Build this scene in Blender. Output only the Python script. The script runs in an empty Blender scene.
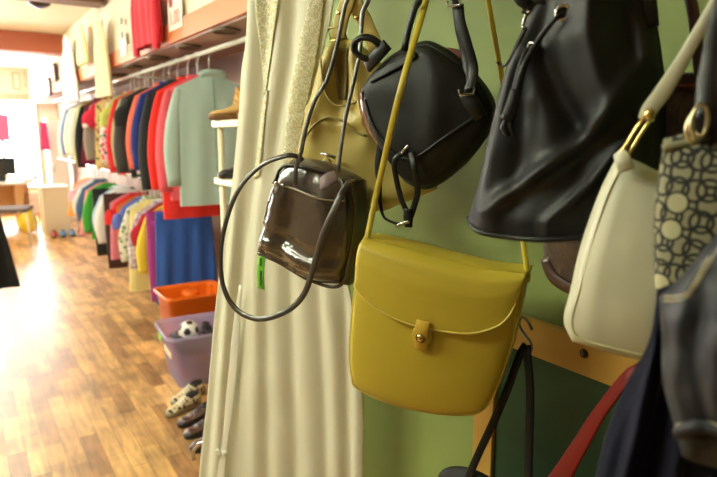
import bpy, bmesh, math, random
import numpy as np
from mathutils import Vector, Matrix, noise

sc = bpy.context.scene
COL = sc.collection
rnd = random.Random(7)
R = math.radians

# ------------------------------------------------------------------ camera
F, CX, CY, H = 600.0, 358.5, 238.5, 1.5
PITCH, YAW = math.atan(106.5 / F), R(33.3)
FW = Vector((math.sin(YAW) * math.cos(PITCH), math.cos(YAW) * math.cos(PITCH), -math.sin(PITCH)))
RT = Vector((math.cos(YAW), -math.sin(YAW), 0))
UP = RT.cross(FW)
EYE = Vector((0, 0, H))
cam_d = bpy.data.cameras.new('camera'); cam = bpy.data.objects.new('camera', cam_d); COL.objects.link(cam)
cam.location = EYE
cam.rotation_euler = Matrix((RT, UP, -FW)).transposed().to_euler()
cam_d.sensor_width = 36; cam_d.lens = 36 * F / 717; cam_d.clip_start = 0.02
cam_d.dof.use_dof = True; cam_d.dof.focus_distance = 0.86; cam_d.dof.aperture_fstop = 6.3
sc.camera = cam

def ray(px, py):
    return FW + RT * ((px - CX) / F) + UP * ((CY - py) / F)
def at_x(px, py, x):
    d = ray(px, py); return EYE + d * (x / d.x)
def at_y(px, py, y):
    d = ray(px, py); return EYE + d * (y / d.y)
def at_z(px, py, z):
    d = ray(px, py); return EYE + d * ((z - H) / d.z)

class Plane:
    """upright plane in the place: its normal looks back with azimuth az, c metres from the eye"""
    def __init__(s, az, c):
        s.n = Vector((-math.sin(R(az)), -math.cos(R(az)), 0)); s.c = c
    def at(s, px, py, d=0.0):
        r = ray(px, py)
        return EYE + r * (-(s.c - d) / r.dot(s.n))
    def uv(s, p):
        t = Vector((-s.n.y, s.n.x, 0)); return (p.dot(t), p.z)

# ------------------------------------------------------------------ materials
def lin(c):
    c = c / 255.0
    return c / 12.92 if c <= 0.04045 else ((c + 0.055) / 1.055) ** 2.4
def rgb(t): return (lin(t[0]), lin(t[1]), lin(t[2]), 1)

MATS = {}
def mat(name, col, rough=0.6, metal=0.0, bump=None, var=None, coat=0.0, sheen=0.0, spec=0.5, trans=0.0):
    if name in MATS: return MATS[name]
    m = bpy.data.materials.new(name); m.use_nodes = True; nt = m.node_tree
    b = nt.nodes['Principled BSDF']
    b.inputs['Base Color'].default_value = rgb(col); b.inputs['Roughness'].default_value = rough
    b.inputs['Metallic'].default_value = metal; b.inputs['Specular IOR Level'].default_value = spec
    b.inputs['Coat Weight'].default_value = coat; b.inputs['Coat Roughness'].default_value = 0.2
    b.inputs['Sheen Weight'].default_value = sheen
    tc = nt.nodes.new('ShaderNodeTexCoord')
    if var:
        n = nt.nodes.new('ShaderNodeTexNoise'); n.inputs['Scale'].default_value = var[0]; n.inputs['Detail'].default_value = 4
        r = nt.nodes.new('ShaderNodeValToRGB')
        r.color_ramp.elements[0].position = 0.35; r.color_ramp.elements[1].position = 0.65
        r.color_ramp.elements[0].color = rgb(var[1]); r.color_ramp.elements[1].color = rgb(col)
        nt.links.new(tc.outputs['Object'], n.inputs['Vector']); nt.links.new(n.outputs['Fac'], r.inputs['Fac'])
        nt.links.new(r.outputs['Color'], b.inputs['Base Color'])
    if bump:
        n2 = nt.nodes.new('ShaderNodeTexNoise'); n2.inputs['Scale'].default_value = bump[0]; n2.inputs['Detail'].default_value = 3
        bp = nt.nodes.new('ShaderNodeBump'); bp.inputs['Strength'].default_value = bump[1]; bp.inputs['Distance'].default_value = bump[2] if len(bump) > 2 else 0.002
        nt.links.new(tc.outputs['Object'], n2.inputs['Vector']); nt.links.new(n2.outputs['Fac'], bp.inputs['Height'])
        nt.links.new(bp.outputs['Normal'], b.inputs['Normal'])
    if trans:
        t = nt.nodes.new('ShaderNodeBsdfTranslucent'); t.inputs['Color'].default_value = rgb(col)
        mx = nt.nodes.new('ShaderNodeMixShader'); mx.inputs['Fac'].default_value = trans
        out = nt.nodes['Material Output']
        nt.links.new(b.outputs[0], mx.inputs[1]); nt.links.new(t.outputs[0], mx.inputs[2]); nt.links.new(mx.outputs[0], out.inputs['Surface'])
    MATS[name] = m
    return m

def emis(name, col, strength):
    m = bpy.data.materials.new(name); m.use_nodes = True; nt = m.node_tree
    b = nt.nodes['Principled BSDF']; b.inputs['Base Color'].default_value = rgb(col)
    b.inputs['Emission Color'].default_value = rgb(col); b.inputs['Emission Strength'].default_value = strength
    return m

def pattern(name, base, spots, scale, thr=0.35, rough=0.9):
    """cloth printed with voronoi blotches in several colours"""
    if name in MATS: return MATS[name]
    m = mat(name, base, rough); nt = m.node_tree; b = nt.nodes['Principled BSDF']
    tc = nt.nodes.new('ShaderNodeTexCoord'); v = nt.nodes.new('ShaderNodeTexVoronoi'); v.inputs['Scale'].default_value = scale
    lt = nt.nodes.new('ShaderNodeMath'); lt.operation = 'LESS_THAN'; lt.inputs[1].default_value = thr
    sep = nt.nodes.new('ShaderNodeSeparateColor')
    r = nt.nodes.new('ShaderNodeValToRGB'); r.color_ramp.interpolation = 'CONSTANT'
    while len(r.color_ramp.elements) < len(spots): r.color_ramp.elements.new(0.5)
    for i, s in enumerate(spots):
        r.color_ramp.elements[i].position = i / len(spots); r.color_ramp.elements[i].color = rgb(s)
    mx = nt.nodes.new('ShaderNodeMix'); mx.data_type = 'RGBA'; mx.inputs['A'].default_value = rgb(base)
    nt.links.new(tc.outputs['Object'], v.inputs['Vector']); nt.links.new(v.outputs['Distance'], lt.inputs[0])
    nt.links.new(v.outputs['Color'], sep.inputs[0]); nt.links.new(sep.outputs[0], r.inputs['Fac'])
    nt.links.new(lt.outputs[0], mx.inputs['Factor']); nt.links.new(r.outputs['Color'], mx.inputs['B'])
    nt.links.new(mx.outputs['Result'], b.inputs['Base Color'])
    return m

# ------------------------------------------------------------------ object helpers
def tag(o, label, cat, group=None, kind=None):
    if label: o['label'] = label
    if cat: o['category'] = cat
    if group: o['group'] = group
    if kind: o['kind'] = kind
    return o

def thing(name, label, cat, loc=(0, 0, 0), group=None, rotz=0.0):
    o = bpy.data.objects.new(name, None); COL.objects.link(o); o.location = loc; o.rotation_euler = (0, 0, rotz)
    o.empty_display_size = 0.05
    return tag(o, label, cat, group)

def link(name, verts, faces, m, parent=None, smooth=True, local=False, uvs=None, origin=None):
    me = bpy.data.meshes.new(name)
    off = Vector((0, 0, 0))
    if not local:
        if parent is not None:
            off = Vector(parent.location)
            if parent.parent is not None: off = off + Vector(parent.parent.location)
        elif origin is not None: off = Vector(origin)
    me.from_pydata([tuple(Vector(v) - off) for v in verts], [], faces)
    if uvs is not None:
        ul = me.uv_layers.new(name='UVMap')
        for lp in me.loops: ul.data[lp.index].uv = uvs[lp.vertex_index]
    me.materials.append(m)
    bm = bmesh.new(); bm.from_mesh(me); bmesh.ops.recalc_face_normals(bm, faces=bm.faces); bm.to_mesh(me); bm.free()
    for p in me.polygons: p.use_smooth = smooth
    me.update()
    o = bpy.data.objects.new(name, me); COL.objects.link(o)
    if parent is not None: o.parent = parent
    elif origin is not None and not local: o.location = origin
    return o

def structure(o): o['kind'] = 'structure'; return o

def subsurf(o, n=1):
    md = o.modifiers.new('smooth', 'SUBSURF'); md.levels = n; md.render_levels = n; return o
def bevel(o, w, seg=2):
    md = o.modifiers.new('edge', 'BEVEL'); md.width = w; md.segments = seg; md.limit_method = 'ANGLE'; return o

def box_geo(lo, hi):
    x0, y0, z0 = lo; x1, y1, z1 = hi
    v = [(x0, y0, z0), (x1, y0, z0), (x1, y1, z0), (x0, y1, z0), (x0, y0, z1), (x1, y0, z1), (x1, y1, z1), (x0, y1, z1)]
    f = [(0, 3, 2, 1), (4, 5, 6, 7), (0, 1, 5, 4), (1, 2, 6, 5), (2, 3, 7, 6), (3, 0, 4, 7)]
    return v, f
def box(name, lo, hi, m, parent=None, bev=0.0, local=False):
    v, f = box_geo(lo, hi)
    org = None
    if parent is None and not local: org = ((lo[0] + hi[0]) / 2, (lo[1] + hi[1]) / 2, lo[2])
    o = link(name, v, f, m, parent, smooth=False, local=local, origin=org)
    if bev: bevel(o, bev)
    return o
class Geo:
    def __init__(s): s.v = []; s.f = []
    def add(s, v, f):
        b = len(s.v); s.v += [tuple(p) for p in v]; s.f += [tuple(i + b for i in q) for q in f]; return s
    def box(s, lo, hi): return s.add(*box_geo(lo, hi))
    def build(s, name, m, parent=None, smooth=True, local=False): return link(name, s.v, s.f, m, parent, smooth, local)

def catmull(pts, n):
    P = np.array([tuple(p) for p in pts], float)
    if len(P) == 2: P = np.array([P[0], P[0] * .67 + P[1] * .33, P[0] * .33 + P[1] * .67, P[1]])
    E = np.vstack([2 * P[0] - P[1], P, 2 * P[-1] - P[-2]])
    out = []
    for i in range(1, len(E) - 2):
        p0, p1, p2, p3 = E[i - 1], E[i], E[i + 1], E[i + 2]
        for t in np.linspace(0, 1, 24, endpoint=False):
            out.append(0.5 * ((2 * p1) + (-p0 + p2) * t + (2 * p0 - 5 * p1 + 4 * p2 - p3) * t * t + (-p0 + 3 * p1 - 3 * p2 + p3) * t ** 3))
    out.append(E[-2]); out = np.array(out)
    s = np.concatenate([[0], np.cumsum(np.linalg.norm(np.diff(out, axis=0), axis=1))])
    q = np.linspace(0, s[-1], n)
    return np.stack([np.interp(q, s, out[:, k]) for k in range(out.shape[1])], 1)

def frames(pts, up):
    pts = [Vector(p) for p in pts]; fr = []
    prev = None
    for i, p in enumerate(pts):
        t = (pts[min(i + 1, len(pts) - 1)] - pts[max(i - 1, 0)])
        t = t.normalized() if t.length > 1e-9 else Vector((0, 0, 1))
        if prev is None:
            a = Vector(up) - t * t.dot(Vector(up))
            if a.length < 1e-4: a = t.orthogonal()
        else: a = prev - t * t.dot(prev)
        a.normalize(); prev = a
        fr.append((p, t, a, t.cross(a)))
    return fr

def tube_geo(pts, r, seg=8, n=None, up=(0, 0, 1), closed=False, flat=1.0):
    """r: radius or list of radii; flat squeezes along the up axis"""
    if n: 
        k = len(pts); pts = [Vector(p) for p in catmull(pts, n)]
    m = len(pts); rr = r if isinstance(r, (list, tuple)) else [r]
    rr = np.interp(np.linspace(0, 1, m), np.linspace(0, 1, len(rr)), rr) if len(rr) > 1 else [rr[0]] * m
    fr = frames(pts, up); v = []; f = []
    for (p, t, a, b), ra in zip(fr, rr):
        for j in range(seg):
            an = 2 * math.pi * j / seg
            v.append(p + a * (math.cos(an) * ra * flat) + b * (math.sin(an) * ra))
    for i in range(m - 1):
        for j in range(seg):
            f.append((i * seg + j, i * seg + (j + 1) % seg, (i + 1) * seg + (j + 1) % seg, (i + 1) * seg + j))
    if closed:
        for j in range(seg): f.append(((m - 1) * seg + j, (m - 1) * seg + (j + 1) % seg, (j + 1) % seg, j))
    else: f += [tuple(range(seg))[::-1], tuple(range((m - 1) * seg, m * seg))]
    return v, f
def tube(name, pts, r, m, parent=None, seg=8, n=None, local=False, up=(0, 0, 1), closed=False, flat=1.0):
    v, f = tube_geo(pts, r, seg, n, up, closed, flat)
    return link(name, v, f, m, parent, local=local, origin=(tuple(pts[0]) if parent is None and not local else None))

def ribbon(name, pts, w, th, m, parent, face, n=40, twist=None):
    """a flat strap: pts 3-D, w widths in metres (list), face = direction its flat side looks to"""
    P = [Vector(p) for p in catmull(pts, n)]
    W = np.interp(np.linspace(0, 1, n), np.linspace(0, 1, len(w)), w) if isinstance(w, (list, tuple)) else [w] * n
    v = []; f = []; face = Vector(face).normalized()
    for i, p in enumerate(P):
        t = (P[min(i + 1, n - 1)] - P[max(i - 1, 0)]).normalized()
        b = t.cross(face); b.normalize(); a = b.cross(t)
        if twist:
            an = np.interp(i / (n - 1), np.linspace(0, 1, len(twist)), twist); q = Matrix.Rotation(R(an), 3, t); b = q @ b; a = q @ a
        h = W[i] / 2; e = th / 2
        for sx, sy in ((-1, -.5), (-.85, -1), (.85, -1), (1, -.5), (1, .5), (.85, 1), (-.85, 1), (-1, .5)):
            v.append(p + b * (h * sx) + a * (e * sy))
    for i in range(n - 1):
        for j in range(8): f.append((i * 8 + j, i * 8 + (j + 1) % 8, (i + 1) * 8 + (j + 1) % 8, (i + 1) * 8 + j))
    f += [tuple(range(8))[::-1], tuple(range((n - 1) * 8, n * 8))]
    o = link(name, v, f, m, parent)
    return o

def lathe_geo(prof, seg=24, axis=Vector((0, 0, 1)), org=Vector((0, 0, 0))):
    axis = Vector(axis).normalized(); a = axis.orthogonal().normalized(); b = axis.cross(a); v = []; f = []
    for r, h in prof:
        for j in range(seg):
            an = 2 * math.pi * j / seg; v.append(Vector(org) + axis * h + a * (r * math.cos(an)) + b * (r * math.sin(an)))
    for i in range(len(prof) - 1):
        for j in range(seg): f.append((i * seg + j, i * seg + (j + 1) % seg, (i + 1) * seg + (j + 1) % seg, (i + 1) * seg + j))
    f += [tuple(range(seg))[::-1], tuple(range((len(prof) - 1) * seg, len(prof) * seg))]
    return v, f
def ring_geo(c, axis, r, t, seg=28, sx=1.0, sy=1.0, a=None):
    axis = Vector(axis).normalized(); a = (Vector(a) - axis * axis.dot(Vector(a))).normalized() if a is not None else axis.orthogonal().normalized(); b = axis.cross(a)
    pts = [Vector(c) + a * (r * sx * math.cos(2 * math.pi * k / seg)) + b * (r * sy * math.sin(2 * math.pi * k / seg)) for k in range(seg)]
    v = []; f = []; s = 8
    for k, p in enumerate(pts):
        o = (p - Vector(c)).normalized()
        for j in range(s):
            an = 2 * math.pi * j / s; v.append(p + o * (t * math.cos(an)) + axis * (t * math.sin(an)))
    for k in range(seg):
        for j in range(s): f.append((k * s + j, k * s + (j + 1) % s, ((k + 1) % seg) * s + (j + 1) % s, ((k + 1) % seg) * s + j))
    return v, f

# ---- a sewn panel between four traced edges
def coons(top, right, bottom, left, nu, nv):
    T = catmull(top, nu); B = catmull(bottom, nu); L = catmull(left, nv); Rr = catmull(right, nv)
    G = np.zeros((nv, nu, 2)); u = np.linspace(0, 1, nu)[None, :, None]; v = np.linspace(0, 1, nv)[:, None, None]
    G = (1 - v) * T[None] + v * B[None] + (1 - u) * L[:, None] + u * Rr[:, None]
    G = G - ((1 - u) * (1 - v) * T[0] + u * (1 - v) * T[-1] + (1 - u) * v * B[0] + u * v * B[-1])
    return G
def sheet(name, parent, m, pl, edges, nu, nv, front, th=0.002, smooth=True):
    """thin cloth or leather panel with its own thickness"""
    G = coons(*edges, nu, nv); v = []; uv = []
    for layer in (0, 1):
        for i in range(nv):
            for j in range(nu):
                px, py = G[i, j]; d = front(j / (nu - 1), i / (nv - 1), px, py) - layer * th
                p = pl.at(px, py, 0) + pl.n * d; v.append(p); uv.append(pl.uv(p))
    N = nu * nv; f = []
    for i in range(nv - 1):
        for j in range(nu - 1):
            a = i * nu + j; f.append((a, a + 1, a + nu + 1, a + nu)); f.append((N + a, N + a + nu, N + a + nu + 1, N + a + 1))
    rim = [j for j in range(nu)] + [i * nu + nu - 1 for i in range(1, nv)] + [(nv - 1) * nu + j for j in range(nu - 2, -1, -1)] + [i * nu for i in range(nv - 2, 0, -1)]
    for k in range(len(rim)): a, b = rim[k], rim[(k + 1) % len(rim)]; f.append((b, a, N + a, N + b))
    return link(name, v, f, m, parent, smooth, uvs=uv)
def body(name, parent, m, pl, edges, nu, nv, front, T, back=None, gus=0.006, skew=(0, 0, 0), ng=5):
    """a bag body: front panel, rounded side gusset T deep, back panel"""
    G = coons(*edges, nu, nv); v = []; uv = []
    cen = Vector((0, 0, 0)); sk = Vector(skew)
    base = [[pl.at(*G[i, j]) for j in range(nu)] for i in range(nv)]
    for r in base:
        for p in r: cen += p
    cen /= nu * nv
    for i in range(nv):
        for j in range(nu):
            p = base[i][j] + pl.n * front(j / (nu - 1), i / (nv - 1), *G[i, j]); v.append(p); uv.append(pl.uv(p))
    N = nu * nv
    for i in range(nv):
        for j in range(nu):
            u_, v_ = j / (nu - 1), i / (nv - 1)
            bb = back(u_, v_) if back else 0.004 * 16 * u_ * (1 - u_) * v_ * (1 - v_)
            p = base[i][j] - pl.n * (T + bb) + sk; v.append(p); uv.append(pl.uv(p))
    f = []
    for i in range(nv - 1):
        for j in range(nu - 1):
            a = i * nu + j; f.append((a, a + nu, a + nu + 1, a + 1)); f.append((N + a, N + a + 1, N + a + nu + 1, N + a + nu))
    rim = [j for j in range(nu)] + [i * nu + nu - 1 for i in range(1, nv)] + [(nv - 1) * nu + j for j in range(nu - 2, -1, -1)] + [i * nu for i in range(nv - 2, 0, -1)]
    nr = len(rim); prev = rim
    for g in range(1, ng):
        s = g / ng; cur = []
        for k in rim:
            p = v[k].lerp(v[N + k], s); o = v[k] - cen; o -= pl.n * o.dot(pl.n)
            p = p + (o.normalized() * (gus * math.sin(math.pi * s)) if o.length > 1e-6 else Vector((0, 0, 0)))
            cur.append(len(v)); v.append(p); uv.append(pl.uv(p))
        for k in range(nr): f.append((prev[k], prev[(k + 1) % nr], cur[(k + 1) % nr], cur[k]))
        prev = cur
    for k in range(nr): f.append((prev[k], prev[(k + 1) % nr], N + rim[(k + 1) % nr], N + rim[k]))
    return link(name, v, f, m, parent, uvs=uv)
def unused_(): pass
def poly3(pl, pts, d=0.0): return [pl.at(p[0], p[1]) + pl.n * ((p[2] if len(p) > 2 else 0) + d) for p in pts]
def dome(h, p=0.5):
    return lambda u, v, px, py: h * (max(0, 16 * u * (1 - u) * v * (1 - v)) ** p)
def nz(p, s, seed=0): return noise.noise(Vector((p[0] * s + seed, p[1] * s - seed, seed * 1.7)))
def ridges(lst):
    """depth from folds that follow paths: (path, width, height)"""
    pre = []
    for path, w, h in lst:
        ys = np.array([p[1] for p in path], float); xs = np.array([p[0] for p in path], float); o = np.argsort(ys)
        pre.append((ys[o], xs[o], w, h))
    def fn(px, py):
        d = 0
        for ys, xs, w, h in pre:
            if py < ys[0] - 40 or py > ys[-1] + 40: continue
            fade = min(1, max(0, (py - ys[0] + 40) / 40), max(0, (ys[-1] + 40 - py) / 40))
            d += h * fade * math.exp(-((px - np.interp(py, ys, xs)) / w) ** 2)
        return d
    return fn

#=SETTING=
# ------------------------------------------------------------------ the room
W = 0.66          # face of the green wall
RX = 1.58         # shop wall behind the rails
XL, YB, YF, ZC = -3.4, -1.6, 12.6, 2.62
m_green = mat('green paint', (122, 138, 76), 0.6, bump=(90, 0.10), spec=0.3)
m_cream = mat('cream paint', (240, 226, 200), 0.7)
m_white = mat('white paint', (240, 236, 228), 0.6)
m_ceil = mat('ceiling paint', (238, 226, 206), 0.8)
m_orange = mat('orange board', (222, 128, 78), 0.5)
m_beam = mat('russet paint', (150, 74, 46), 0.6)
m_soffit = mat('soffit paint', (168, 140, 128), 0.7)
m_pink = mat('pale pink paint', (236, 190, 172), 0.6)
m_steel = mat('steel', (200, 200, 200), 0.25, 1.0)
m_brass = mat('brass', (222, 196, 130), 0.25, 1.0)
m_black = mat('black plastic', (22, 22, 24), 0.4)
m_wplastic = mat('white plastic', (235, 232, 225), 0.35)

def floor_mat():
    m = mat('laminate planks', (190, 140, 90), 0.36, coat=0.06); nt = m.node_tree; b = nt.nodes['Principled BSDF']; L = nt.links
    tc = nt.nodes.new('ShaderNodeTexCoord'); mp = nt.nodes.new('ShaderNodeMapping'); mp.inputs['Rotation'].default_value = (0, 0, R(90))
    L.new(tc.outputs['Object'], mp.inputs['Vector'])
    br = nt.nodes.new('ShaderNodeTexBrick'); br.offset = 0.37; br.inputs['Scale'].default_value = 1
    br.inputs['Brick Width'].default_value = 0.42; br.inputs['Row Height'].default_value = 0.078; br.inputs['Mortar Size'].default_value = 0.0012
    br.inputs['Color1'].default_value = rgb((222, 178, 114)); br.inputs['Color2'].default_value = rgb((138, 94, 56)); br.inputs['Mortar'].default_value = rgb((112, 78, 46)); br.inputs['Bias'].default_value = -0.15
    L.new(mp.outputs[0], br.inputs['Vector'])
    m2 = nt.nodes.new('ShaderNodeMapping'); m2.inputs['Scale'].default_value = (1, 0.12, 1); L.new(tc.outputs['Object'], m2.inputs['Vector'])
    n = nt.nodes.new('ShaderNodeTexNoise'); n.inputs['Scale'].default_value = 26; n.inputs['Detail'].default_value = 6; n.inputs['Distortion'].default_value = 1.2; L.new(m2.outputs[0], n.inputs['Vector'])
    n3 = nt.nodes.new('ShaderNodeTexNoise'); n3.inputs['Scale'].default_value = 5; n3.inputs['Detail'].default_value = 4; L.new(tc.outputs['Object'], n3.inputs['Vector'])
    ad = nt.nodes.new('ShaderNodeMath'); ad.operation = 'ADD'; L.new(n.outputs['Fac'], ad.inputs[0]); L.new(n3.outputs['Fac'], ad.inputs[1])
    r = nt.nodes.new('ShaderNodeMapRange'); r.inputs['From Min'].default_value = 0.75; r.inputs['From Max'].default_value = 1.3; r.inputs['To Min'].default_value = 0.5; r.inputs['To Max'].default_value = 1.3
    L.new(ad.outputs[0], r.inputs['Value'])
    mx = nt.nodes.new('ShaderNodeMix'); mx.data_type = 'RGBA'; mx.blend_type = 'MULTIPLY'; mx.inputs['Factor'].default_value = 1
    L.new(br.outputs['Color'], mx.inputs['A']); L.new(r.outputs[0], mx.inputs['B']); L.new(mx.outputs['Result'], b.inputs['Base Color'])
    return m
structure(box('floor', (XL, YB, -0.08), (2.4, YF + 0.2, 0), floor_mat()))
structure(box('ceiling', (XL, YB, ZC), (2.4, YF + 0.2, ZC + 0.08), m_ceil))
structure(box('wall_east', (RX, 1.4, 0), (RX + 0.12, YF, ZC), m_soffit))
m_dark = mat('dark unseen walls', (112, 102, 84), 0.8)  # walls out of view, toned dark to cut fill light on the bags
structure(box('wall_west', (XL - 0.12, YB, 0), (XL, YF, ZC), m_dark))
structure(box('wall_south', (XL, YB - 0.12, 0), (2.4, YB, ZC), m_dark))
structure(box('wall_partition', (W, YB, 0), (RX + 0.12, 1.385, ZC), m_green))
# bulkhead over the rails, with its orange edge board
BX = 1.13
structure(box('wall_bulkhead', (BX, 1.39, 2.02), (RX - 0.002, YF - 0.02, ZC - 0.002), m_cream))
structure(box('trim_1', (BX - 0.022, 1.39, 2.02), (BX - 0.001, YF - 0.02, 2.135), m_orange, bev=0.003))
structure(box('trim_2', (BX, 1.392, 2.008), (RX - 0.002, YF - 0.02, 2.019), m_soffit))
# ceiling beams
structure(box('trim_3', (XL, 8.0, 2.40), (BX - 0.001, 8.3, ZC - 0.001), m_beam))
structure(box('trim_4', (XL, 5.45, 2.535), (BX - 0.024, 5.7, ZC - 0.001), mat('brown paint', (120, 84, 66), 0.6)))
# far wall with the shop window
g = Geo()
WX0, WX1, WZ0, WZ1 = -3.0, 1.27, 0.45, 2.08
g.box((XL, YF, 0), (WX0, YF + 0.12, ZC)).box((WX1, YF, 0), (2.4, YF + 0.12, ZC)).box((WX0, YF, 0), (WX1, YF + 0.12, WZ0)).box((WX0, YF, WZ1), (WX1, YF + 0.12, ZC))
structure(g.build('wall_north', m_white, smooth=False))
win = bpy.data.objects.new('window_1', None); COL.objects.link(win); structure(win); win.location = (0, YF, WZ0)
g = Geo()
for x in (WX0, -1.6, -0.3, 0.62, WX1 - 0.06): g.box((x, YF - 0.03, WZ0), (x + 0.06, YF + 0.06, WZ1))
g.box((WX0, YF - 0.03, WZ0), (WX1, YF + 0.06, WZ0 + 0.06)).box((WX0, YF - 0.04, WZ1 - 0.03), (WX1 + 0.05, YF + 0.06, WZ1 + 0.09))
g.build('window_frame', m_pink, win, smooth=False)
gm = bpy.data.materials.new('window glass'); gm.use_nodes = True; nt = gm.node_tree; nt.nodes.clear()
o_ = nt.nodes.new('ShaderNodeOutputMaterial'); t_ = nt.nodes.new('ShaderNodeBsdfTransparent'); gl = nt.nodes.new('ShaderNodeBsdfGlossy'); gl.inputs['Roughness'].default_value = 0.02
mx = nt.nodes.new('ShaderNodeMixShader'); mx.inputs['Fac'].default_value = 0.06
nt.links.new(t_.outputs[0], mx.inputs[1]); nt.links.new(gl.outputs[0], mx.inputs[2]); nt.links.new(mx.outputs[0], o_.inputs['Surface'])
box('window_pane', (WX0 + 0.03, YF + 0.02, WZ0 + 0.03), (WX1 - 0.03, YF + 0.026, WZ1 - 0.03), gm, win)

# fluorescent ceiling lights
m_tube = emis('lit tube', (248, 254, 230), 100.0)
def fluor(x, y, label, m=m_tube):
    t = thing('fluorescent_light', label, 'light', (x, y, ZC - 0.07), 'fluorescent ceiling lights')
    box('housing', (x - 0.10, y - 0.62, ZC - 0.05), (x + 0.10, y + 0.62, ZC - 0.001), m_wplastic, t)
    v, f = [], []
    for sx in (-0.045, 0.045):
        a, b = tube_geo([(x + sx, y - 0.58, ZC - 0.068), (x + sx, y + 0.58, ZC - 0.068)], 0.016, 10)
        link('lamp_tube', a, b, m, t)
for x, y, l in ((0.10, 6.9, 'lit fluorescent ceiling light between the brown beam and the russet beam'),
                (-0.75, 2.5, 'lit fluorescent ceiling light between the white dress and the shoe bins'),
                (-1.15, 1.6, 'added out-of-view ceiling tubes nearest the hanging bags, brightening the dress'),  # added fill: tubes out of view that brighten the dress
                (-0.7, 4.6, 'lit fluorescent ceiling light just nearer than the brown ceiling beam'),
                (-1.9, 6.9, 'lit fluorescent ceiling light above the far aisle, by the west wall'),
                (-1.9, 3.2, 'lit fluorescent ceiling light above the near aisle, by the west wall'),
                (0.1, 10.2, 'added out-of-view ceiling tubes beyond the russet beam, above the desk'),  # this one and the next are added to whiten the far end
                (-1.9, 10.2, 'added out-of-view ceiling tubes beyond the russet beam, by the shop window')):
    fluor(x, y, l)
# small dark spotlight on the ceiling
p = at_z(39, 1, 2.60); t = thing('ceiling_spotlight', 'small dark spotlight on the cream ceiling', 'light', p)
v, f = lathe_geo([(0.05, 0.02), (0.09, 0.0), (0.085, -0.03), (0.05, -0.05)], 20, org=p); link('lamp_housing', v, f, mat('dark lamp', (60, 50, 60), 0.4), t)
v, f = lathe_geo([(0.045, -0.051), (0.03, -0.058)], 20, org=p); link('lens', v, f, mat('blue lens', (120, 120, 190), 0.2), t)
# recessed downlights in the soffit
for i, (px, py, l) in enumerate(((226, 31, 'first unlit downlight in the soffit, beside the white dress'), (189, 47, 'second unlit downlight in the soffit from the white dress'),
        (158, 58, 'third unlit downlight in the soffit from the white dress, under the red jacket'), (133, 67, 'fourth unlit downlight in the soffit from the white dress'), (119, 75, 'fifth unlit downlight in the soffit, smallest to the eye'))):
    p = at_z(px, py, 1.997); t = thing('recessed_downlight', l, 'light', p, 'downlights in the soffit')
    v, f = ring_geo(p, (0, 0, 1), 0.065, 0.010); link('rim', v, f, mat('dull bronze', (120, 100, 80), 0.45, 0.5), t)
    v, f = lathe_geo([(0.060, 0.0), (0.03, 0.003)], 20, org=p); link('lamp', v, f, mat('dull lamp', (150, 128, 105), 0.4), t)
# clothes rails
RZ, LZ, RAIL = 1.955, 1.115, 1.24
def rail(name, z, y0, y1, label, m):
    t = thing(name, label, 'rail', (RAIL, y0, z))
    tube('bar', [(RAIL, y0, z), (RAIL, y1, z)], 0.013, m, t, 12)
    for k in range(4):
        y = y0 + 0.12 + (y1 - y0 - 0.24) * k / 3
        g = Geo(); a, b = tube_geo([(RAIL, y, z - 0.016), (RX - 0.005, y, z - 0.016 + 0.0)], 0.008, 8); g.add(a, b); g.box((RX - 0.012, y - 0.02, z - 0.05), (RX - 0.001, y + 0.02, z + 0.02))
        g.build('bracket', m, t)
rail('clothes_rail', RZ, 2.55, 10.2, 'white upper clothes rail under the soffit, hung with jackets and tops', m_wplastic)
rail('clothes_rail', LZ, 3.95, 10.2, 'lower clothes rail hung with short tops, under the upper one', m_steel)
#=LIGHT=
wd = bpy.data.worlds.new('world'); sc.world = wd; wd.use_nodes = True
bg = wd.node_tree.nodes['Background']; bg.inputs['Color'].default_value = (1.0, 0.97, 0.95, 1); bg.inputs['Strength'].default_value = 30.0
sc.view_settings.view_transform = 'Standard'; sc.view_settings.look = 'None'; sc.view_settings.gamma = 1.0; sc.view_settings.use_curve_mapping = False
sc.view_settings.exposure = 0.1
#=CLOTHES=
# ------------------------------------------------------------------ clothes on the rails
def cloth_geo(wsh, whem, L, neck=0.06, drop=0.078, th=0.02, fold=0.006, k=40.0, ph=0.0, waist=None, nu=22, nv=14):
    v = []; f = []; n2 = nu * 2
    for i in range(nv):
        s = i / (nv - 1)
        w = wsh + (whem - wsh) * s
        if waist: w -= waist * math.exp(-((s - 0.5) / 0.22) ** 2)
        for j in range(n2):
            an = 2 * math.pi * j / n2; x = w * math.cos(an); c = math.sin(an)
            sh = -drop * max(0, (abs(x) - neck)) / max(1e-4, (wsh - neck))
            if drop == 0: sh = 0
            z = sh * (1 - s) - L * s - (0.012 * (1 if c > 0 else 0) * (1 - s) if abs(x) < neck else 0)
            t = th * (0.25 + 0.75 * min(1, s * 5)) if abs(x) > neck else th * 0.9
            y = t * (1 if c >= 0 else -1) * abs(c) ** 0.45 + fold * min(1, s * 1.6) * math.sin(k * x + ph + 2 * s) * abs(c) ** 0.3
            v.append((x, y, z))
    for i in range(nv - 1):
        for j in range(n2): f.append((i * n2 + j, i * n2 + (j + 1) % n2, (i + 1) * n2 + (j + 1) % n2, (i + 1) * n2 + j))
    return v, f
def sleeve_geo(side, wsh, L, drop, r0=0.055, r1=0.042, out=0.03, fl=0.42):
    return tube_geo([(side * (wsh - 0.022), 0, -drop - 0.005), (side * (wsh - 0.002), 0, -drop - 0.09), (side * (wsh + out), 0, -drop - L * 0.6), (side * (wsh + out - 0.005), 0, -drop - L)],
                    [0.020, r0 * .85, r0 * 0.92, r1], 12, 12, up=(0, 1, 0), flat=fl)
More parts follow.
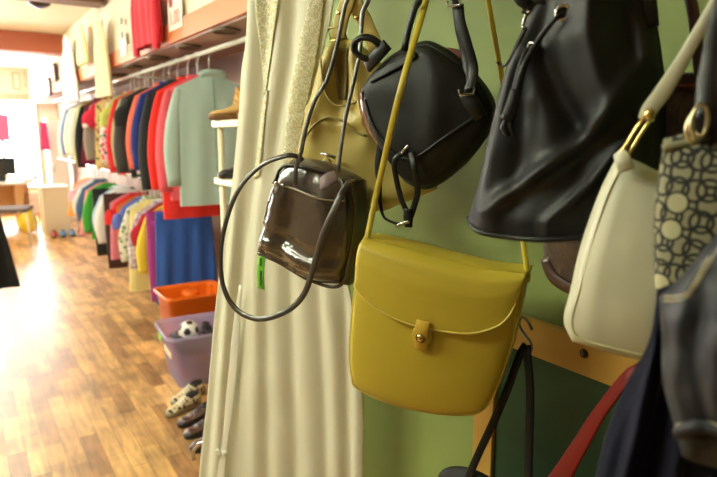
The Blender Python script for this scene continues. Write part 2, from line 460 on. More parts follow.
m_whang = mat('white hanger', (238, 236, 232), 0.35); m_bhang = mat('black hanger', (20, 20, 22), 0.4)
def hanger_meshes():
    out = {}
    for key, m in (('w', m_whang), ('b', m_bhang)):
        g = Geo(); g.add(*tube_geo([(-0.118, 0, -0.206), (-0.06, 0, -0.172), (0, 0, -0.148), (0.06, 0, -0.172), (0.118, 0, -0.206)], 0.0035, 8, 15, up=(0, 1, 0)))
        g.add(*tube_geo([(-0.116, 0, -0.207), (0.116, 0, -0.207)], 0.003, 6, up=(0, 1, 0)))
        me = g.build('clothes_hanger', m, local=True)
        arc = [(0.017 * math.cos(R(a)), 0, 0.017 * math.sin(R(a))) for a in range(-30, 200, 23)]
        h = tube('hook', [(0, 0, -0.150), (0.0, 0, -0.04), (0.008, 0, -0.024)] + arc, 0.0026, m_steel if key == 'b' else m, me, 6, local=True, up=(0, 1, 0))
        out[key] = (me, h)
    return out
HM = hanger_meshes(); used_h = {'w': 0, 'b': 0}
def hang(y, z, label, group, key='w', x=None, rz=0.0):
    me, h = HM[key]
    if used_h[key]: 
        a = me.copy(); COL.objects.link(a); b = h.copy(); COL.objects.link(b); b.parent = a
    else: a = me
    used_h[key] = 1
    a.location = (RAIL if x is None else x, y, z); a.rotation_euler = (0, 0, rz); tag(a, label, 'hanger', group); return a

KIND_NAME = dict(jacket='jacket', coat='coat', tee='t_shirt', shirt='shirt', dress='dress', skirt='skirt', trousers='trousers', top='tank_top', sweater='sweater', cardigan='cardigan')
def garment(kind, y, zr, m, L, label, wsh=0.2, whem=None, cat=None, group=None, extra=None, sl=None, x=RAIL, black=False, hl=None, mat2=None, th=0.02):
    t = thing(KIND_NAME[kind], label, cat or KIND_NAME[kind].replace('_', ' '), (x, y, zr - (0.165 if kind in ('skirt', 'trousers') and hl else 0.133 if hl else 0.078)), group, rotz=R(rnd.uniform(-5, 5)) if hl else 0)
    ph = rnd.uniform(0, 6)
    if kind in ('jacket', 'coat', 'shirt', 'sweater', 'cardigan', 'tee'):
        whem = whem or wsh * 1.0
        v, f = cloth_geo(wsh, whem, L, ph=ph, th=th, waist=0.012 if kind == 'jacket' else None); b = link('bodice', v, f, m, t, local=True)
        sl = sl if sl is not None else dict(tee=0.2, shirt=0.5, jacket=0.6, coat=0.62, sweater=0.56, cardigan=0.55)[kind]
        for s in (-1, 1):
            v, f = sleeve_geo(s, wsh, sl, 0.078, r0=0.06 if kind == 'tee' else 0.052, r1=0.06 if kind == 'tee' else 0.04, out=0.035 if sl < .3 else 0.03)
            link('sleeve', v, f, mat2 or m, t, local=True)
        if kind in ('jacket', 'coat', 'shirt'):
            v, f = tube_geo([(0.062 * math.cos(a), 0.017 * math.sin(a), 0.004) for a in np.linspace(0, 2 * math.pi, 18, endpoint=False)], 0.012, 8, closed=True); link('collar', v, f, m, t, local=True)
        else:
            v, f = tube_geo([(0.06 * math.cos(a), 0.017 * math.sin(a), -0.004) for a in np.linspace(0, 2 * math.pi, 18, endpoint=False)], 0.004, 6, closed=True); link('neckband', v, f, mat2 or m, t, local=True)
    elif kind in ('dress', 'top'):
        whem = whem or wsh * 1.25
        v, f = cloth_geo(wsh * 0.86, whem, L, ph=ph, fold=0.008, th=th, neck=0.07); link('bodice', v, f, m, t, local=True)
        v, f = tube_geo([(0.07 * math.cos(a), 0.017 * math.sin(a), -0.004) for a in np.linspace(0, 2 * math.pi, 18, endpoint=False)], 0.004, 6, closed=True); link('neckband', v, f, mat2 or m, t, local=True)
    elif kind == 'skirt':
        v, f = cloth_geo(wsh, whem or wsh * 1.3, L, drop=0, fold=0.011, th=th, k=52, ph=ph, nu=40); b = link('skirt_panel', v, f, m, t, local=True)
        g = Geo(); v, f = cloth_geo(wsh * 1.01, wsh * 1.01, 0.045, drop=0, fold=0.0, th=th * 1.1, nv=3); link('waistband', v, f, mat2 or m, t, local=True)
        for s in (-1, 1): 
            v, f = tube_geo([(s * wsh * 0.7, 0, -0.005), (s * wsh * 0.4, 0, 0.012)], 0.003, 6, up=(0, 1, 0)); link('hanging_loop', v, f, mat2 or m, t, local=True)
    elif kind == 'trousers':
        for s in (-1, 1):
            v, f = tube_geo([(s * wsh * 0.5, 0, -0.065), (s * wsh * 0.52, 0, -L * 0.35), (s * wsh * 0.56, 0, -L)], [wsh * 0.5, wsh * 0.5, wsh * 0.42], 16, 12, up=(0, 1, 0), flat=0.22); link('trouser_leg', v, f, m, t, local=True)
        v, f = cloth_geo(wsh, wsh * 1.02, 0.1, drop=0, fold=0.0, th=th, nv=3); link('waistband', v, f, m, t, local=True)
        for s in (-1, 1):
            v, f = tube_geo([(s * wsh * 0.7, 0, -0.005), (s * wsh * 0.4, 0, 0.012)], 0.003, 6, up=(0, 1, 0)); link('hanging_loop', v, f, m, t, local=True)
    if extra: extra(t, m)
    if kind not in ('skirt', 'trousers'):
        v, f = tube_geo([(-0.02, 0.008, -0.012), (-0.012, 0.006, -0.028), (0.012, 0.006, -0.028), (0.02, 0.008, -0.012)], 0.0015, 6, 8); link('hanging_loop', v, f, m, t, local=True)
    if hl: hang(y, zr, hl, 'hangers on the clothes rails', 'b' if black else 'w', RAIL, t.rotation_euler.z)
    return t

def C(name, c, rough=0.85): return mat(name, c, rough, sheen=0.1)
def y_at(px, x=1.02): return at_x(px, 150, x).y
def len_at(px, py, zr, x=1.02): return (zr - 0.133) - at_x(px, py, x).z

def sage_extra(t, m):
    dk = mat('sage seam', (96, 138, 128), 0.9)
    v, f = tube_geo([(0.0, -0.022, -0.02), (0.002, -0.0245, -0.3), (0.0, -0.0235, -0.55)], 0.0022, 6); link('back_seam', v, f, dk, t, local=True)
    v, f = tube_geo([(-0.075, -0.012, -0.005), (-0.05, -0.026, 0.012), (0, -0.030, 0.016), (0.05, -0.026, 0.012), (0.075, -0.012, -0.005)], 0.016, 8, 14, flat=0.5, up=(0, 1, 0)); link('collar_fold', v, f, m, t, local=True)
def white_panel(t, m):
    v, f = box_geo((-0.16, -0.026, -0.63), (-0.03, -0.0205, -0.36)); link('front_panel', v, f, C('white jersey', (236, 234, 228)), t, local=True, smooth=False)
def blue_lower(t, m):
    v, f = cloth_geo(0.206, 0.2, 0.34, drop=0, th=0.023, fold=0.004, nv=8); v = [(a, b, c - 0.3) for a, b, c in v]; link('lower_panel', v, f, C('royal blue knit', (34, 72, 214)), t, local=True)
def check_patch(t, m):
    v, f = box_geo((-0.15, -0.026, -0.3), (-0.02, -0.0205, -0.12)); link('pocket', v, f, C('white jersey', (236, 234, 228)), t, local=True, smooth=False)

f_cream = pattern('cream print', (226, 206, 138), [(150, 80, 50), (92, 96, 50), (176, 120, 70)], 28, 0.4)
f_pinkw = pattern('pink white print', (238, 228, 226), [(226, 70, 110), (240, 150, 150), (90, 120, 90)], 30, 0.45)
f_wgreen = pattern('white green print', (238, 236, 224), [(120, 150, 110), (160, 176, 140)], 26, 0.42)
f_check = pattern('red white check', (214, 40, 74), [(240, 232, 232), (250, 240, 236), (190, 30, 60)], 14, 0.38)
f_lilac = pattern('lilac print', (206, 190, 204), [(236, 228, 232), (176, 160, 184)], 34, 0.5)

UPPER = [  # px of left edge, py of hem, kind, material, label, options
 (170, 206, 'jacket', C('sage wool', (176, 200, 194)), 'sage green blazer, first on the upper rail, on a black hanger', dict(extra=sage_extra, black=True, wsh=0.218, sl=0.55, x=RAIL + 0.015)),
 (163, 200, 'jacket', C('coral pink', (240, 96, 110)), 'coral pink jacket just behind the sage green blazer', {}),
 (155, 218, 'coat', C('bright red', (226, 44, 36)), 'bright red long coat between the coral pink jacket and black coat', dict(sl=0.6)),
 (146, 184, 'coat', C('charcoal wool', (30, 36, 40)), 'charcoal black coat hanging behind the bright red coat', {}),
 (139, 168, 'shirt', C('navy cloth', (28, 44, 120)), 'navy blue shirt next to the charcoal black coat', {}),
 (134, 168, 'shirt', C('coral orange', (240, 112, 84)), 'coral orange shirt between the navy shirt and black t-shirt', {}),
 (125, 186, 'tee', C('black cotton', (26, 28, 30)), 'black t-shirt with a white lower panel', dict(extra=white_panel)),
 (121, 172, 'cardigan', C('dark grey knit', (66, 64, 62)), 'dark grey cardigan beside the black and white t-shirt', {}),
 (118, 150, 'shirt', C('khaki linen', (176, 160, 124)), 'khaki linen shirt behind the dark grey cardigan', {}),
 (113, 180, 'sweater', C('scarlet knit', (214, 34, 40)), 'red and royal blue two-tone sweatshirt', dict(extra=blue_lower)),
 (109, 128, 'tee', C('lime yellow', (196, 206, 104)), 'lime yellow t-shirt behind the red and blue sweatshirt', {}),
 (106, 160, 'shirt', f_pinkw, 'white blouse with pink flowers beside the cream patterned dress', {}),
 (98, 170, 'dress', f_cream, 'cream sleeveless dress printed with brown flowers', dict(wsh=0.21, whem=0.22)),
 (96, 122, 'tee', f_check, 'crimson and white patched t-shirt over the cream patterned dress', dict(extra=check_patch)),
 (91, 150, 'shirt', C('taupe', (150, 140, 130)), 'taupe shirt behind the crimson patched t-shirt', {}),
 (87, 164, 'dress', C('maroon velvet', (112, 20, 48)), 'maroon dress on the upper rail', {}),
 (84, 164, 'jacket', C('black cotton', (26, 28, 30)), 'short black jacket behind the maroon dress', {}),
 (80, 170, 'dress', C('pale yellow', (232, 224, 150)), 'pale yellow dress on the upper rail', {}),
 (76, 150, 'shirt', C('white jersey', (236, 234, 228)), 'white shirt behind the pale yellow dress', {}),
 (72, 150, 'shirt', C('peach', (244, 206, 180)), 'peach shirt between two white shirts', {}),
 (69, 158, 'shirt', C('ivory', (240, 234, 214)), 'ivory shirt near the far end of the upper rail', {}),
 (66, 140, 'shirt', C('denim blue', (92, 120, 178)), 'denim blue shirt near the far end of the upper rail', {}),
 (63, 155, 'sweater', C('white wool', (242, 240, 236)), 'white sweater at the far end of the upper rail', {}),
]
ylast = 0
for px, py, kind, m, label, op in UPPER:
    op = dict(op); wsh = op.get('wsh', 0.2); side = wsh + (0.03 if kind not in ('dress', 'top') else -0.02)
    xe = RAIL - side
    y = max(y_at(px, xe), ylast + 0.085); ylast = y; L = max(0.3, min(0.95, len_at(px, py, RZ, xe)))
    if y > 3.85: L = min(L, 0.655)
    garment(kind, y, RZ, m, L, label, group='clothes on the upper rail', hl=('black hanger' if op.get('black') else 'white hanger') + ' on the upper rail holding the ' + label.split(',')[0].split(' behind')[0].split(' beside')[0].split(' between')[0].split(' hanging')[0].split(' next')[0].split(' just')[0].split(' near')[0].split(' over')[0].split(' on the')[0].split(' at the')[0].split(' with a')[0], **op)
LOWER = [
 (157, 302, 'skirt', C('cornflower blue', (44, 92, 178)), 'long cornflower blue skirt hanging behind the orange bin', dict(wsh=0.20, whem=0.225, x=RAIL + 0.045)),
 (147, 293, 'trousers', C('mulberry', (170, 60, 140)), 'mulberry pink trousers beside the long blue skirt', dict(wsh=0.2)),
 (141, 270, 'cardigan', C('canary yellow', (244, 220, 74)), 'canary yellow cardigan beside the mulberry trousers', {}),
 (135, 238, 'sweater', C('wine red', (176, 22, 44)), 'wine red sweater on the lower rail', {}),
 (128, 262, 'shirt', f_lilac, 'lilac patterned blouse behind the wine red sweater', {}),
 (122, 288, 'dress', C('butter yellow', (238, 224, 150)), 'butter yellow long dress under the lilac blouse', dict(wsh=0.22, whem=0.235)),
 (118, 258, 'shirt', f_wgreen, 'white blouse with green leaf print on the lower rail', {}),
 (114, 215, 'tee', C('periwinkle', (96, 112, 196)), 'periwinkle blue t-shirt on the lower rail', {}),
 (111, 240, 'top', C('rust orange', (208, 112, 48)), 'rust orange top hanging below the red t-shirt', dict(wsh=0.25, whem=0.23)),
 (107, 214, 'tee', C('poppy red', (220, 36, 34)), 'poppy red t-shirt on the lower rail', {}),
 (104, 255, 'dress', C('rose pink', (224, 132, 152)), 'rose pink dress behind the poppy red t-shirt', dict(wsh=0.25, whem=0.24)),
 (101, 258, 'trousers', C('dark brown twill', (72, 40, 36)), 'dark brown trousers behind the rose pink dress', dict(wsh=0.2)),
 (98, 240, 'cardigan', C('white wool', (242, 240, 236)), 'white cardigan on the lower rail', {}),
 (95, 232, 'shirt', C('soft white', (232, 232, 236)), 'off-white shirt behind the white cardigan', {}),
 (92, 225, 'shirt', C('ice blue', (190, 210, 236)), 'ice blue shirt on the lower rail', {}),
 (90, 246, 'trousers', C('black cotton', (26, 28, 30)), 'black trousers behind the ice blue shirt', dict(wsh=0.2)),
 (82, 234, 'cardigan', C('leaf green', (70, 172, 64)), 'leaf green cardigan on the lower rail', {}),
 (79, 230, 'dress', C('salmon', (240, 160, 160)), 'salmon pink dress behind the leaf green cardigan', dict(wsh=0.24)),
 (76, 215, 'shirt', C('slate blue', (70, 100, 140)), 'slate blue shirt behind the salmon pink dress', {}),
 (73, 208, 'shirt', C('white jersey', (236, 234, 228)), 'white shirt near the far end of the lower rail', {}),
 (70, 204, 'tee', C('baby pink', (246, 186, 204)), 'baby pink t-shirt near the far end of the lower rail', {}),
 (67, 212, 'top', C('apricot', (246, 176, 90)), 'apricot top at the far end of the lower rail', dict(wsh=0.24)),
]
ylast = 4.13
for px, py, kind, m, label, op in LOWER:
    op = dict(op); wsh = op.get('wsh', 0.19); op['wsh'] = wsh
    side = {'skirt': 0.19, 'trousers': 0.19, 'dress': wsh, 'top': wsh}.get(kind, wsh + 0.03); xe = RAIL - side
    y = max(y_at(px, xe), ylast + 0.085); ylast = y; L = max(0.22, min(0.72, len_at(px, py, LZ, xe)))
    if kind not in ('dress', 'top', 'skirt', 'trousers'): op['sl'] = min(0.42, L * 0.85) if kind != 'tee' else 0.17
    short = label
    for s in (' behind', ' beside', ' hanging', ' on the', ' under', ' near', ' at the', ' with'): short = short.split(s)[0]
    if short == 'white blouse': short = 'green leaf print blouse'
    garment(kind, y, LZ, m, L, label, group='clothes on the lower rail', hl='white hanger on the lower rail holding the ' + short, **op)

# ---- clothes hung on the bulkhead
def wall_garment(kind, px0, px1, pytop, pyhem, m, label, wsh, whem=None, x=1.055, extra=None, thick=0.02, sl=0.5, name=None):
    pm = (px0 + px1) / 2; p = at_x(pm, pytop, x); L = p.z - at_x(pm, pyhem, x).z
    t = thing(name or KIND_NAME[kind], label, (name or KIND_NAME[kind]).replace('_', ' '), (x, p.y, p.z)); t.rotation_euler = (0, 0, R(90))
    v, f = cloth_geo(wsh, whem or wsh, L, th=thick, fold=0.01, neck=0.06, nu=30); link('bodice', v, f, m, t, local=True)
    if kind in ('jacket', 'cardigan'):
        for s in (-1, 1):
            v, f = sleeve_geo(s, wsh * 0.92, L * 0.98, 0.05, 0.055, 0.045, out=-0.01); v = [(a, b + 0.016, c) for a, b, c in v]; link('sleeve', v, f, m, t, local=True)
    v, f = tube_geo([(-0.02, 0.008, -0.012), (-0.012, 0.006, -0.028), (0.012, 0.006, -0.028), (0.02, 0.008, -0.012)], 0.0015, 6, 8); link('hanging_loop', v, f, m, t, local=True)
    a, b = tube_geo([(-0.15, 0, -0.035), (0, 0, 0.005), (0.15, 0, -0.035)], 0.004, 6, 9, up=(0, 1, 0)); hg = thing('clothes_hanger', 'hanger on the bulkhead holding the ' + label.split(' hung')[0], 'hanger', (x, p.y, p.z), 'hangers on the bulkhead'); hg.rotation_euler = (0, 0, R(90))
    link('shoulder_bar', a, b, m_whang, hg, local=True)
    a, b = tube_geo([(0, 0, 0.0), (0, 0, 0.05), (0, -0.012, 0.07), (0, -0.04, 0.075)], 0.003, 6, 10, up=(1, 0, 0)); link('hook', a, b, m_steel, hg, local=True)
    return t
wall_garment('jacket', 128, 160, -24, 48, C('raspberry', (206, 28, 52)), 'raspberry red jacket hung high on the bulkhead', 0.27, 0.25, thick=0.03)
wall_garment('dress', 90, 107, 20, 98, C('cream satin', (236, 220, 176)), 'long cream dress with dark sash hung on the bulkhead', 0.17, 0.30, thick=0.025)
wall_garment('dress', 75, 85, 24, 66, C('straw yellow', (240, 226, 160)), 'short pale yellow dress hung on the bulkhead', 0.17, 0.24, thick=0.02)
wall_garment('dress', 58, 74, 38, 103, C('white satin', (240, 236, 226)), 'long white gown hung on the bulkhead by the russet beam', 0.22, 0.5, thick=0.03)
# cards on the bulkhead
def card(name, x, px0, py0, px1, py1, label, cat, m, lines, col):
    a = at_x(px0, py0, x); b = at_x(px1, py1, x); z0, z1 = min(a.z, b.z), max(a.z, b.z); y0, y1 = min(a.y, b.y), max(a.y, b.y)
    t = thing(name, label, cat, (x, (y0 + y1) / 2, z0)); box('card', (x - 0.004, y0, z0), (x, y1, z1), m, t)
    for txt, zc, size in lines:
        cu = bpy.data.curves.new('lettering', 'FONT'); cu.body = txt; cu.size = size; cu.align_x = 'CENTER'; cu.align_y = 'CENTER'; cu.extrude = 0.0005
        o = bpy.data.objects.new('lettering', cu); COL.objects.link(o); o.parent = t
        cu.materials.append(col)
        bpy.context.view_layer.update(); me = bpy.data.meshes.new_from_object(o.evaluated_get(bpy.context.evaluated_depsgraph_get())); bpy.data.objects.remove(o)
        o = bpy.data.objects.new('lettering', me); COL.objects.link(o); o.parent = t
        o.rotation_euler = (R(90), 0, R(-90)); o.location = (-0.006, 0, (z1 - z0) * zc)
    return t
ink = mat('faded red ink', (196, 120, 104), 0.8); ink2 = mat('grey ink', (70, 66, 66), 0.8)
t = card('price_sign', BX - 0.024, 168, 2, 183, 26, 'white price sign on the bulkhead beside the red jacket', 'sign', mat('sign card', (246, 240, 230), 0.7), [('1.00', 0.36, 0.11)], ink)
box('picture', (BX - 0.030, t.location.y + 0.03, t.location.z + 0.13), (BX - 0.0285, t.location.y + 0.09, t.location.z + 0.2), mat('red print', (170, 60, 70), 0.7), t)
t = card('notice_sign', BX - 0.024, 120, 36, 127, 54, 'small white notice card behind the red jacket', 'card', mat('sign card', (246, 240, 230), 0.7), [], ink2)
for k in (0.12, 0.22): box('print_block', (BX - 0.0305, t.location.y - 0.05, t.location.z + k), (BX - 0.0285, t.location.y + 0.03, t.location.z + k + 0.05), mat('grey print', (140, 140, 134), 0.8), t)
card('size_sign', RAIL + 0.08, 79, 95, 91, 103, 'small white sign reading TET above the upper rail', 'sign', mat('sign card', (246, 240, 230), 0.7), [('TET', 0.5, 0.09)], ink2)
# framed pictures low on the bulkhead by the beam
for i, (px, py0, py1, l) in enumerate(((52, 64, 83, 'dark narrow framed picture beyond the white gown'), (47, 78, 96, 'pale framed picture beyond the white gown, lower than the dark one'))):
    a = at_x(px, py0, BX - 0.05); b = at_x(px, py1, BX - 0.05)
    t = thing('framed_picture', l, 'picture', b); box('frame', (BX - 0.05, a.y - 0.16, b.z), (BX - 0.024, a.y + 0.16, a.z), mat('dark frame', (70, 40, 44), 0.4), t)
    box('print', (BX - 0.053, a.y - 0.13, b.z + 0.03), (BX - 0.0505, a.y + 0.13, a.z - 0.03), m_cream, t)
#=FLOORSTUFF=
# ------------------------------------------------------------------ bins, shoes, rack, counter
def tub(name, cx, cy, wx, wy, h, m, label, cat, wall=0.005, tap=0.85, rim=0.02, loc=None, rotz=0.0):
    t = thing(name, label, cat, (cx, cy, 0), rotz=rotz)
    def loop(s, z, off=0):
        a, b = wx / 2 * s + off, wy / 2 * s + off; r = min(a, b) * 0.28; pts = []
        for qx, qy, st in ((1, 1, 0), (-1, 1, 90), (-1, -1, 180), (1, -1, 270)):
            for k in range(6):
                an = R(st + 18 * k); pts.append((qx * (a - r) + r * math.cos(an), qy * (b - r) + r * math.sin(an), z))
        return pts
    rows = [loop(tap * 0.97, 0.002), loop(tap, 0.012), loop(1, h - 0.03), loop(1, h - 0.022, rim), loop(1, h - 0.002, rim), loop(1, h, rim - 0.004), loop(1, h - 0.004, 0), loop(1, h - 0.03, -wall), loop(tap, 0.018, -wall), loop(tap * .9, 0.014, -wall)]
    v = [p for r in rows for p in r]; n = 24; f = []
    for i in range(len(rows) - 1):
        for j in range(n): f.append((i * n + j, i * n + (j + 1) % n, (i + 1) * n + (j + 1) % n, (i + 1) * n + j))
    f += [tuple(range(n))[::-1], tuple(range((len(rows) - 1) * n, len(rows) * n))]
    link('tub', v, f, m, t, local=True)
    return t
m_lil = bpy.data.materials.new('clear lilac plastic'); m_lil.use_nodes = True; nt = m_lil.node_tree; b = nt.nodes['Principled BSDF']
b.inputs['Base Color'].default_value = rgb((216, 208, 250)); b.inputs['Roughness'].default_value = 0.3
tr = nt.nodes.new('ShaderNodeBsdfTransparent'); tr.inputs['Color'].default_value = rgb((246, 245, 255)); mx = nt.nodes.new('ShaderNodeMixShader'); mx.inputs['Fac'].default_value = 0.66
nt.links.new(b.outputs[0], mx.inputs[1]); nt.links.new(tr.outputs[0], mx.inputs[2]); nt.links.new(mx.outputs[0], nt.nodes['Material Output'].inputs['Surface'])
BINC = Vector((1.115, 3.51, 0)); BR = R(-4)
lil = tub('storage_bin', 1.115, 3.51, 0.41, 0.40, 0.335, m_lil, 'clear lilac storage bin full of shoes and a football', 'bin', tap=0.78, rotz=BR)
box('tag', (-0.212, 0.05, 0.245), (-0.206, 0.12, 0.30), mat('green sticker', (150, 220, 90), 0.6), lil, local=True)
box('price_strip', (-0.199, -0.16, 0.20), (-0.193, 0.02, 0.235), mat('cream sticker', (226, 220, 190), 0.6), lil, local=True)
org = tub('storage_bin', 1.235, 3.965, 0.40, 0.34, 0.44, mat('orange plastic', (240, 112, 14), 0.35), 'orange plastic storage bin behind the lilac one', 'bin', tap=0.85)
v, f = lathe_geo([(0.06, 0), (0.06, 0.03), (0.05, 0.045), (0.02, 0.05)], 20, org=(0.02, 0.1, 0.36)); link('moulded_grip', v, f, MATS['orange plastic'], org, local=True)
# football with dark patches
bc = at_z(189, 327, 0.34); _q = Matrix.Rotation(BR, 3, 'Z') @ Vector((-0.062, -0.05, 0)); bc = Vector((BINC.x + _q.x, BINC.y + _q.y, 0.318)); ft = thing('football', 'small black and white football lying in the lilac bin', 'ball', bc)
bm = bmesh.new(); bmesh.ops.create_icosphere(bm, subdivisions=4, radius=0.062)
ico = bmesh.new(); bmesh.ops.create_icosphere(ico, subdivisions=1, radius=1.0); dirs = [q.co.normalized() for q in ico.verts]; ico.free()
me = bpy.data.meshes.new('ball_skin'); rot = Matrix.Rotation(R(18), 3, 'X') @ Matrix.Rotation(R(25), 3, 'Z')
dirs = [rot @ d for d in dirs]
me.materials.append(mat('white ball leather', (238, 238, 234), 0.4)); me.materials.append(mat('black ball leather', (20, 20, 22), 0.4))
for fc in bm.faces:
    c = fc.calc_center_median().normalized(); fc.smooth = True
    if max(c.dot(d) for d in dirs) > math.cos(R(19.5)): fc.material_index = 1
bm.to_mesh(me); bm.free(); o = bpy.data.objects.new('ball_skin', me); COL.objects.link(o); o.parent = ft

def shoe_meshes(L, w, h, boot=0.0):
    """upper and sole of a shoe, toe along +x"""
    n = 16; seg = 14; v = []; f = []
    for i in range(n):
        s = i / (n - 1); x = -L / 2 + L * s
        hw = w / 2 * (0.72 + 0.32 * math.sin(math.pi * min(1, s * 0.9 + 0.08))) * (1 if s < 0.8 else math.sqrt(max(0.02, 1 - ((s - 0.8) / 0.205) ** 2)))
        if s < 0.1: hw *= math.sqrt(max(0.05, 1 - ((0.1 - s) / 0.11) ** 2))
        top = h * (1.0 - 0.0 * s) if s < 0.42 else h * (1 - 0.62 * min(1, (s - 0.42) / 0.35)) * (1 if s < 0.85 else (1 - 0.55 * ((s - 0.85) / 0.15) ** 2))
        if boot and s < 0.48: top = boot
        for j in range(seg):
            an = 2 * math.pi * j / seg; cx = math.cos(an); sz = math.sin(an)
            tp = 1.0 if sz < 0 else (1 - (0.35 if top > h * .6 else 0.12) * sz)
            v.append((x, hw * cx * tp, 0.018 + top * 0.5 + sz * top * 0.5))
    for i in range(n - 1):
        for j in range(seg): f.append((i * seg + j, i * seg + (j + 1) % seg, (i + 1) * seg + (j + 1) % seg, (i + 1) * seg + j))
    f += [tuple(range(seg))[::-1], tuple(range((n - 1) * seg, n * seg))]
    sv = []; sf = []; k = 28
    for z, g in ((0.0, 0.98), (0.0, 1.0), (0.02, 1.04), (0.026, 1.0)):
        for j in range(k):
            an = 2 * math.pi * j / k; x = math.cos(an); hw = w / 2 * (0.86 + 0.16 * x); sv.append((L / 2 * 1.03 * g * (abs(x) ** 0.8) * (1 if x > 0 else -1), hw * g * 1.03 * (abs(math.sin(an)) ** 0.8) * (1 if math.sin(an) > 0 else -1), z))
    for i in range(3):
        for j in range(k): sf.append((i * k + j, i * k + (j + 1) % k, (i + 1) * k + (j + 1) % k, (i + 1) * k + j))
    sf += [tuple(range(k))[::-1], tuple(range(3 * k, 4 * k))]
    return (v, f), (sv, sf)
def shoe(name, p, ang, L, w, h, mu, ms, label, cat='shoe', group=None, boot=0.0, laces=None, tilt=(0, 0), opening=True, collar=None):
    t = thing(name, label, cat, p, group); t.rotation_euler = (R(tilt[0]), R(tilt[1]), ang)
    (v, f), (sv, sf) = shoe_meshes(L, w, h, boot)
    up_ = link('upper', v, f, mu, t, local=True); link('sole', sv, sf, ms, t, local=True)
    if opening:
        v, f = ring_geo((-L * 0.26, 0, (boot or h) * 1.0 + 0.016), (0, 0, 1), w * 0.3, 0.008, 20, 1.45, 0.8, a=(1, 0, 0)); link('collar', v, f, collar or ms, t, local=True)
        v, f = lathe_geo([(w * 0.28, 0), (w * 0.2, -0.006)], 18, org=(-L * 0.26, 0, (boot or h) + 0.018)); link('insole', v, f, mat('dark insole', (40, 34, 30), 0.9), up_, local=True)
    if laces:
        for q in range(4):
            s = 0.46 + 0.07 * q; x = -L / 2 + L * s; z = 0.018 + h * (1 - 0.62 * min(1, (s - 0.42) / 0.35))
            if boot: z = 0.018 + max(h * (1 - 0.62 * min(1, (s - 0.42) / 0.35)), boot * (0.95 - 0.2 * q)); x = -L / 2 + L * (0.47 + 0.025 * q)
            v, f = tube_geo([(x, -w * 0.25, z - 0.008), (x, 0, z + 0.006), (x, w * 0.25, z - 0.008)], 0.004, 6, 7); link('lace', v, f, laces, up_, local=True)
    return t
m_brn = mat('brown leather', (72, 44, 36), 0.35); m_tan = mat('tan suede', (196, 156, 96), 0.8); m_sn = pattern('beige sneaker print', (204, 186, 146), [(40, 36, 34), (236, 226, 200), (120, 104, 84)], 44, 0.45, 0.7); m_gum = mat('grey sole', (132, 122, 100), 0.6)
m_wlace = mat('white lace', (236, 234, 226), 0.8); m_dk = mat('black shoe leather', (30, 28, 30), 0.4); m_red = mat('red shoe', (150, 40, 44), 0.4); m_bls = mat('blue shoe', (90, 130, 180), 0.5); m_oliv = mat('olive shoe', (60, 78, 44), 0.6)
a0 = R(198)
shoe('sneaker', at_z(184, 396, 0.0) + Vector((0.01, -0.05, 0)), a0, 0.215, 0.082, 0.062, m_sn, m_gum, 'beige and black sneaker nearer the lilac bin', laces=m_wlace, group='sneakers on the floor', collar=m_dk)
shoe('sneaker', at_z(183, 409, 0.0) + Vector((0, -0.02, 0)), a0, 0.215, 0.082, 0.062, m_sn, m_gum, 'beige and black sneaker next to the brown shoes', laces=m_wlace, group='sneakers on the floor', collar=m_dk)
for px, py, l in ((199, 421, 'dark brown leather shoe beside the beige sneakers'), (206, 432, 'second dark brown leather shoe from the beige sneakers'), (213, 445, 'third dark brown leather shoe, half behind the white dress')):
    shoe('leather_shoe', at_z(px, py, 0.0), a0 - .25, 0.22, 0.085, 0.062, m_brn, m_dk, l, group='brown leather shoes on the floor', laces=m_dk)
# shoes heaped in the lilac bin
def bin_pt(x, y, z): 
    q = Matrix.Rotation(BR, 3, 'Z') @ Vector((x, y, 0)); return (BINC.x + q.x, BINC.y + q.y, z)
H90 = math.pi / 2
for x, y, z, a, mu, tl, l in ((-0.112, 0.075, 0.218, H90, m_dk, (4, -6), 'black shoe in the lilac bin by its green sticker'), (-0.005, 0.10, 0.235, H90, m_dk, (3, -10), 'black shoe behind the football in the lilac bin'),
        (-0.075, -0.150, 0.215, 0.0, m_oliv, (0, 4), 'olive green shoe at the front of the lilac bin'), (0.085, 0.085, 0.225, -H90, m_dk, (-4, -8), 'black shoe in the back corner of the lilac bin'),
        (0.065, -0.08, 0.225, H90, m_oliv, (2, -6), 'olive green shoe beside the football in the lilac bin')):
    shoe('shoe', bin_pt(x, y, z), a + BR, 0.165, 0.068, 0.055, mu, m_dk, l, group='shoes in the lilac bin', tilt=tl)
for x, y, z, mu, l in ((-0.092, -0.045, 0.022, mat('pink canvas', (240, 96, 150), 0.7), 'bright pink shoe at the bottom of the lilac bin'), (0.0, -0.05, 0.022, mat('salmon canvas', (214, 110, 90), 0.7), 'salmon coloured shoe at the bottom of the lilac bin'),
        (-0.095, -0.04, 0.115, mat('mauve canvas', (150, 110, 170), 0.7), 'mauve shoe in the middle of the lilac bin'), (0.09, -0.04, 0.022, m_dk, 'black shoe low in the lilac bin'), (0.0, -0.04, 0.115, MATS['salmon canvas'], 'salmon coloured shoe in the middle of the lilac bin')):
    shoe('shoe', bin_pt(x, y, z), -H90 + BR, 0.165, 0.068, 0.055, mu, m_gum, l, group='shoes in the lilac bin')
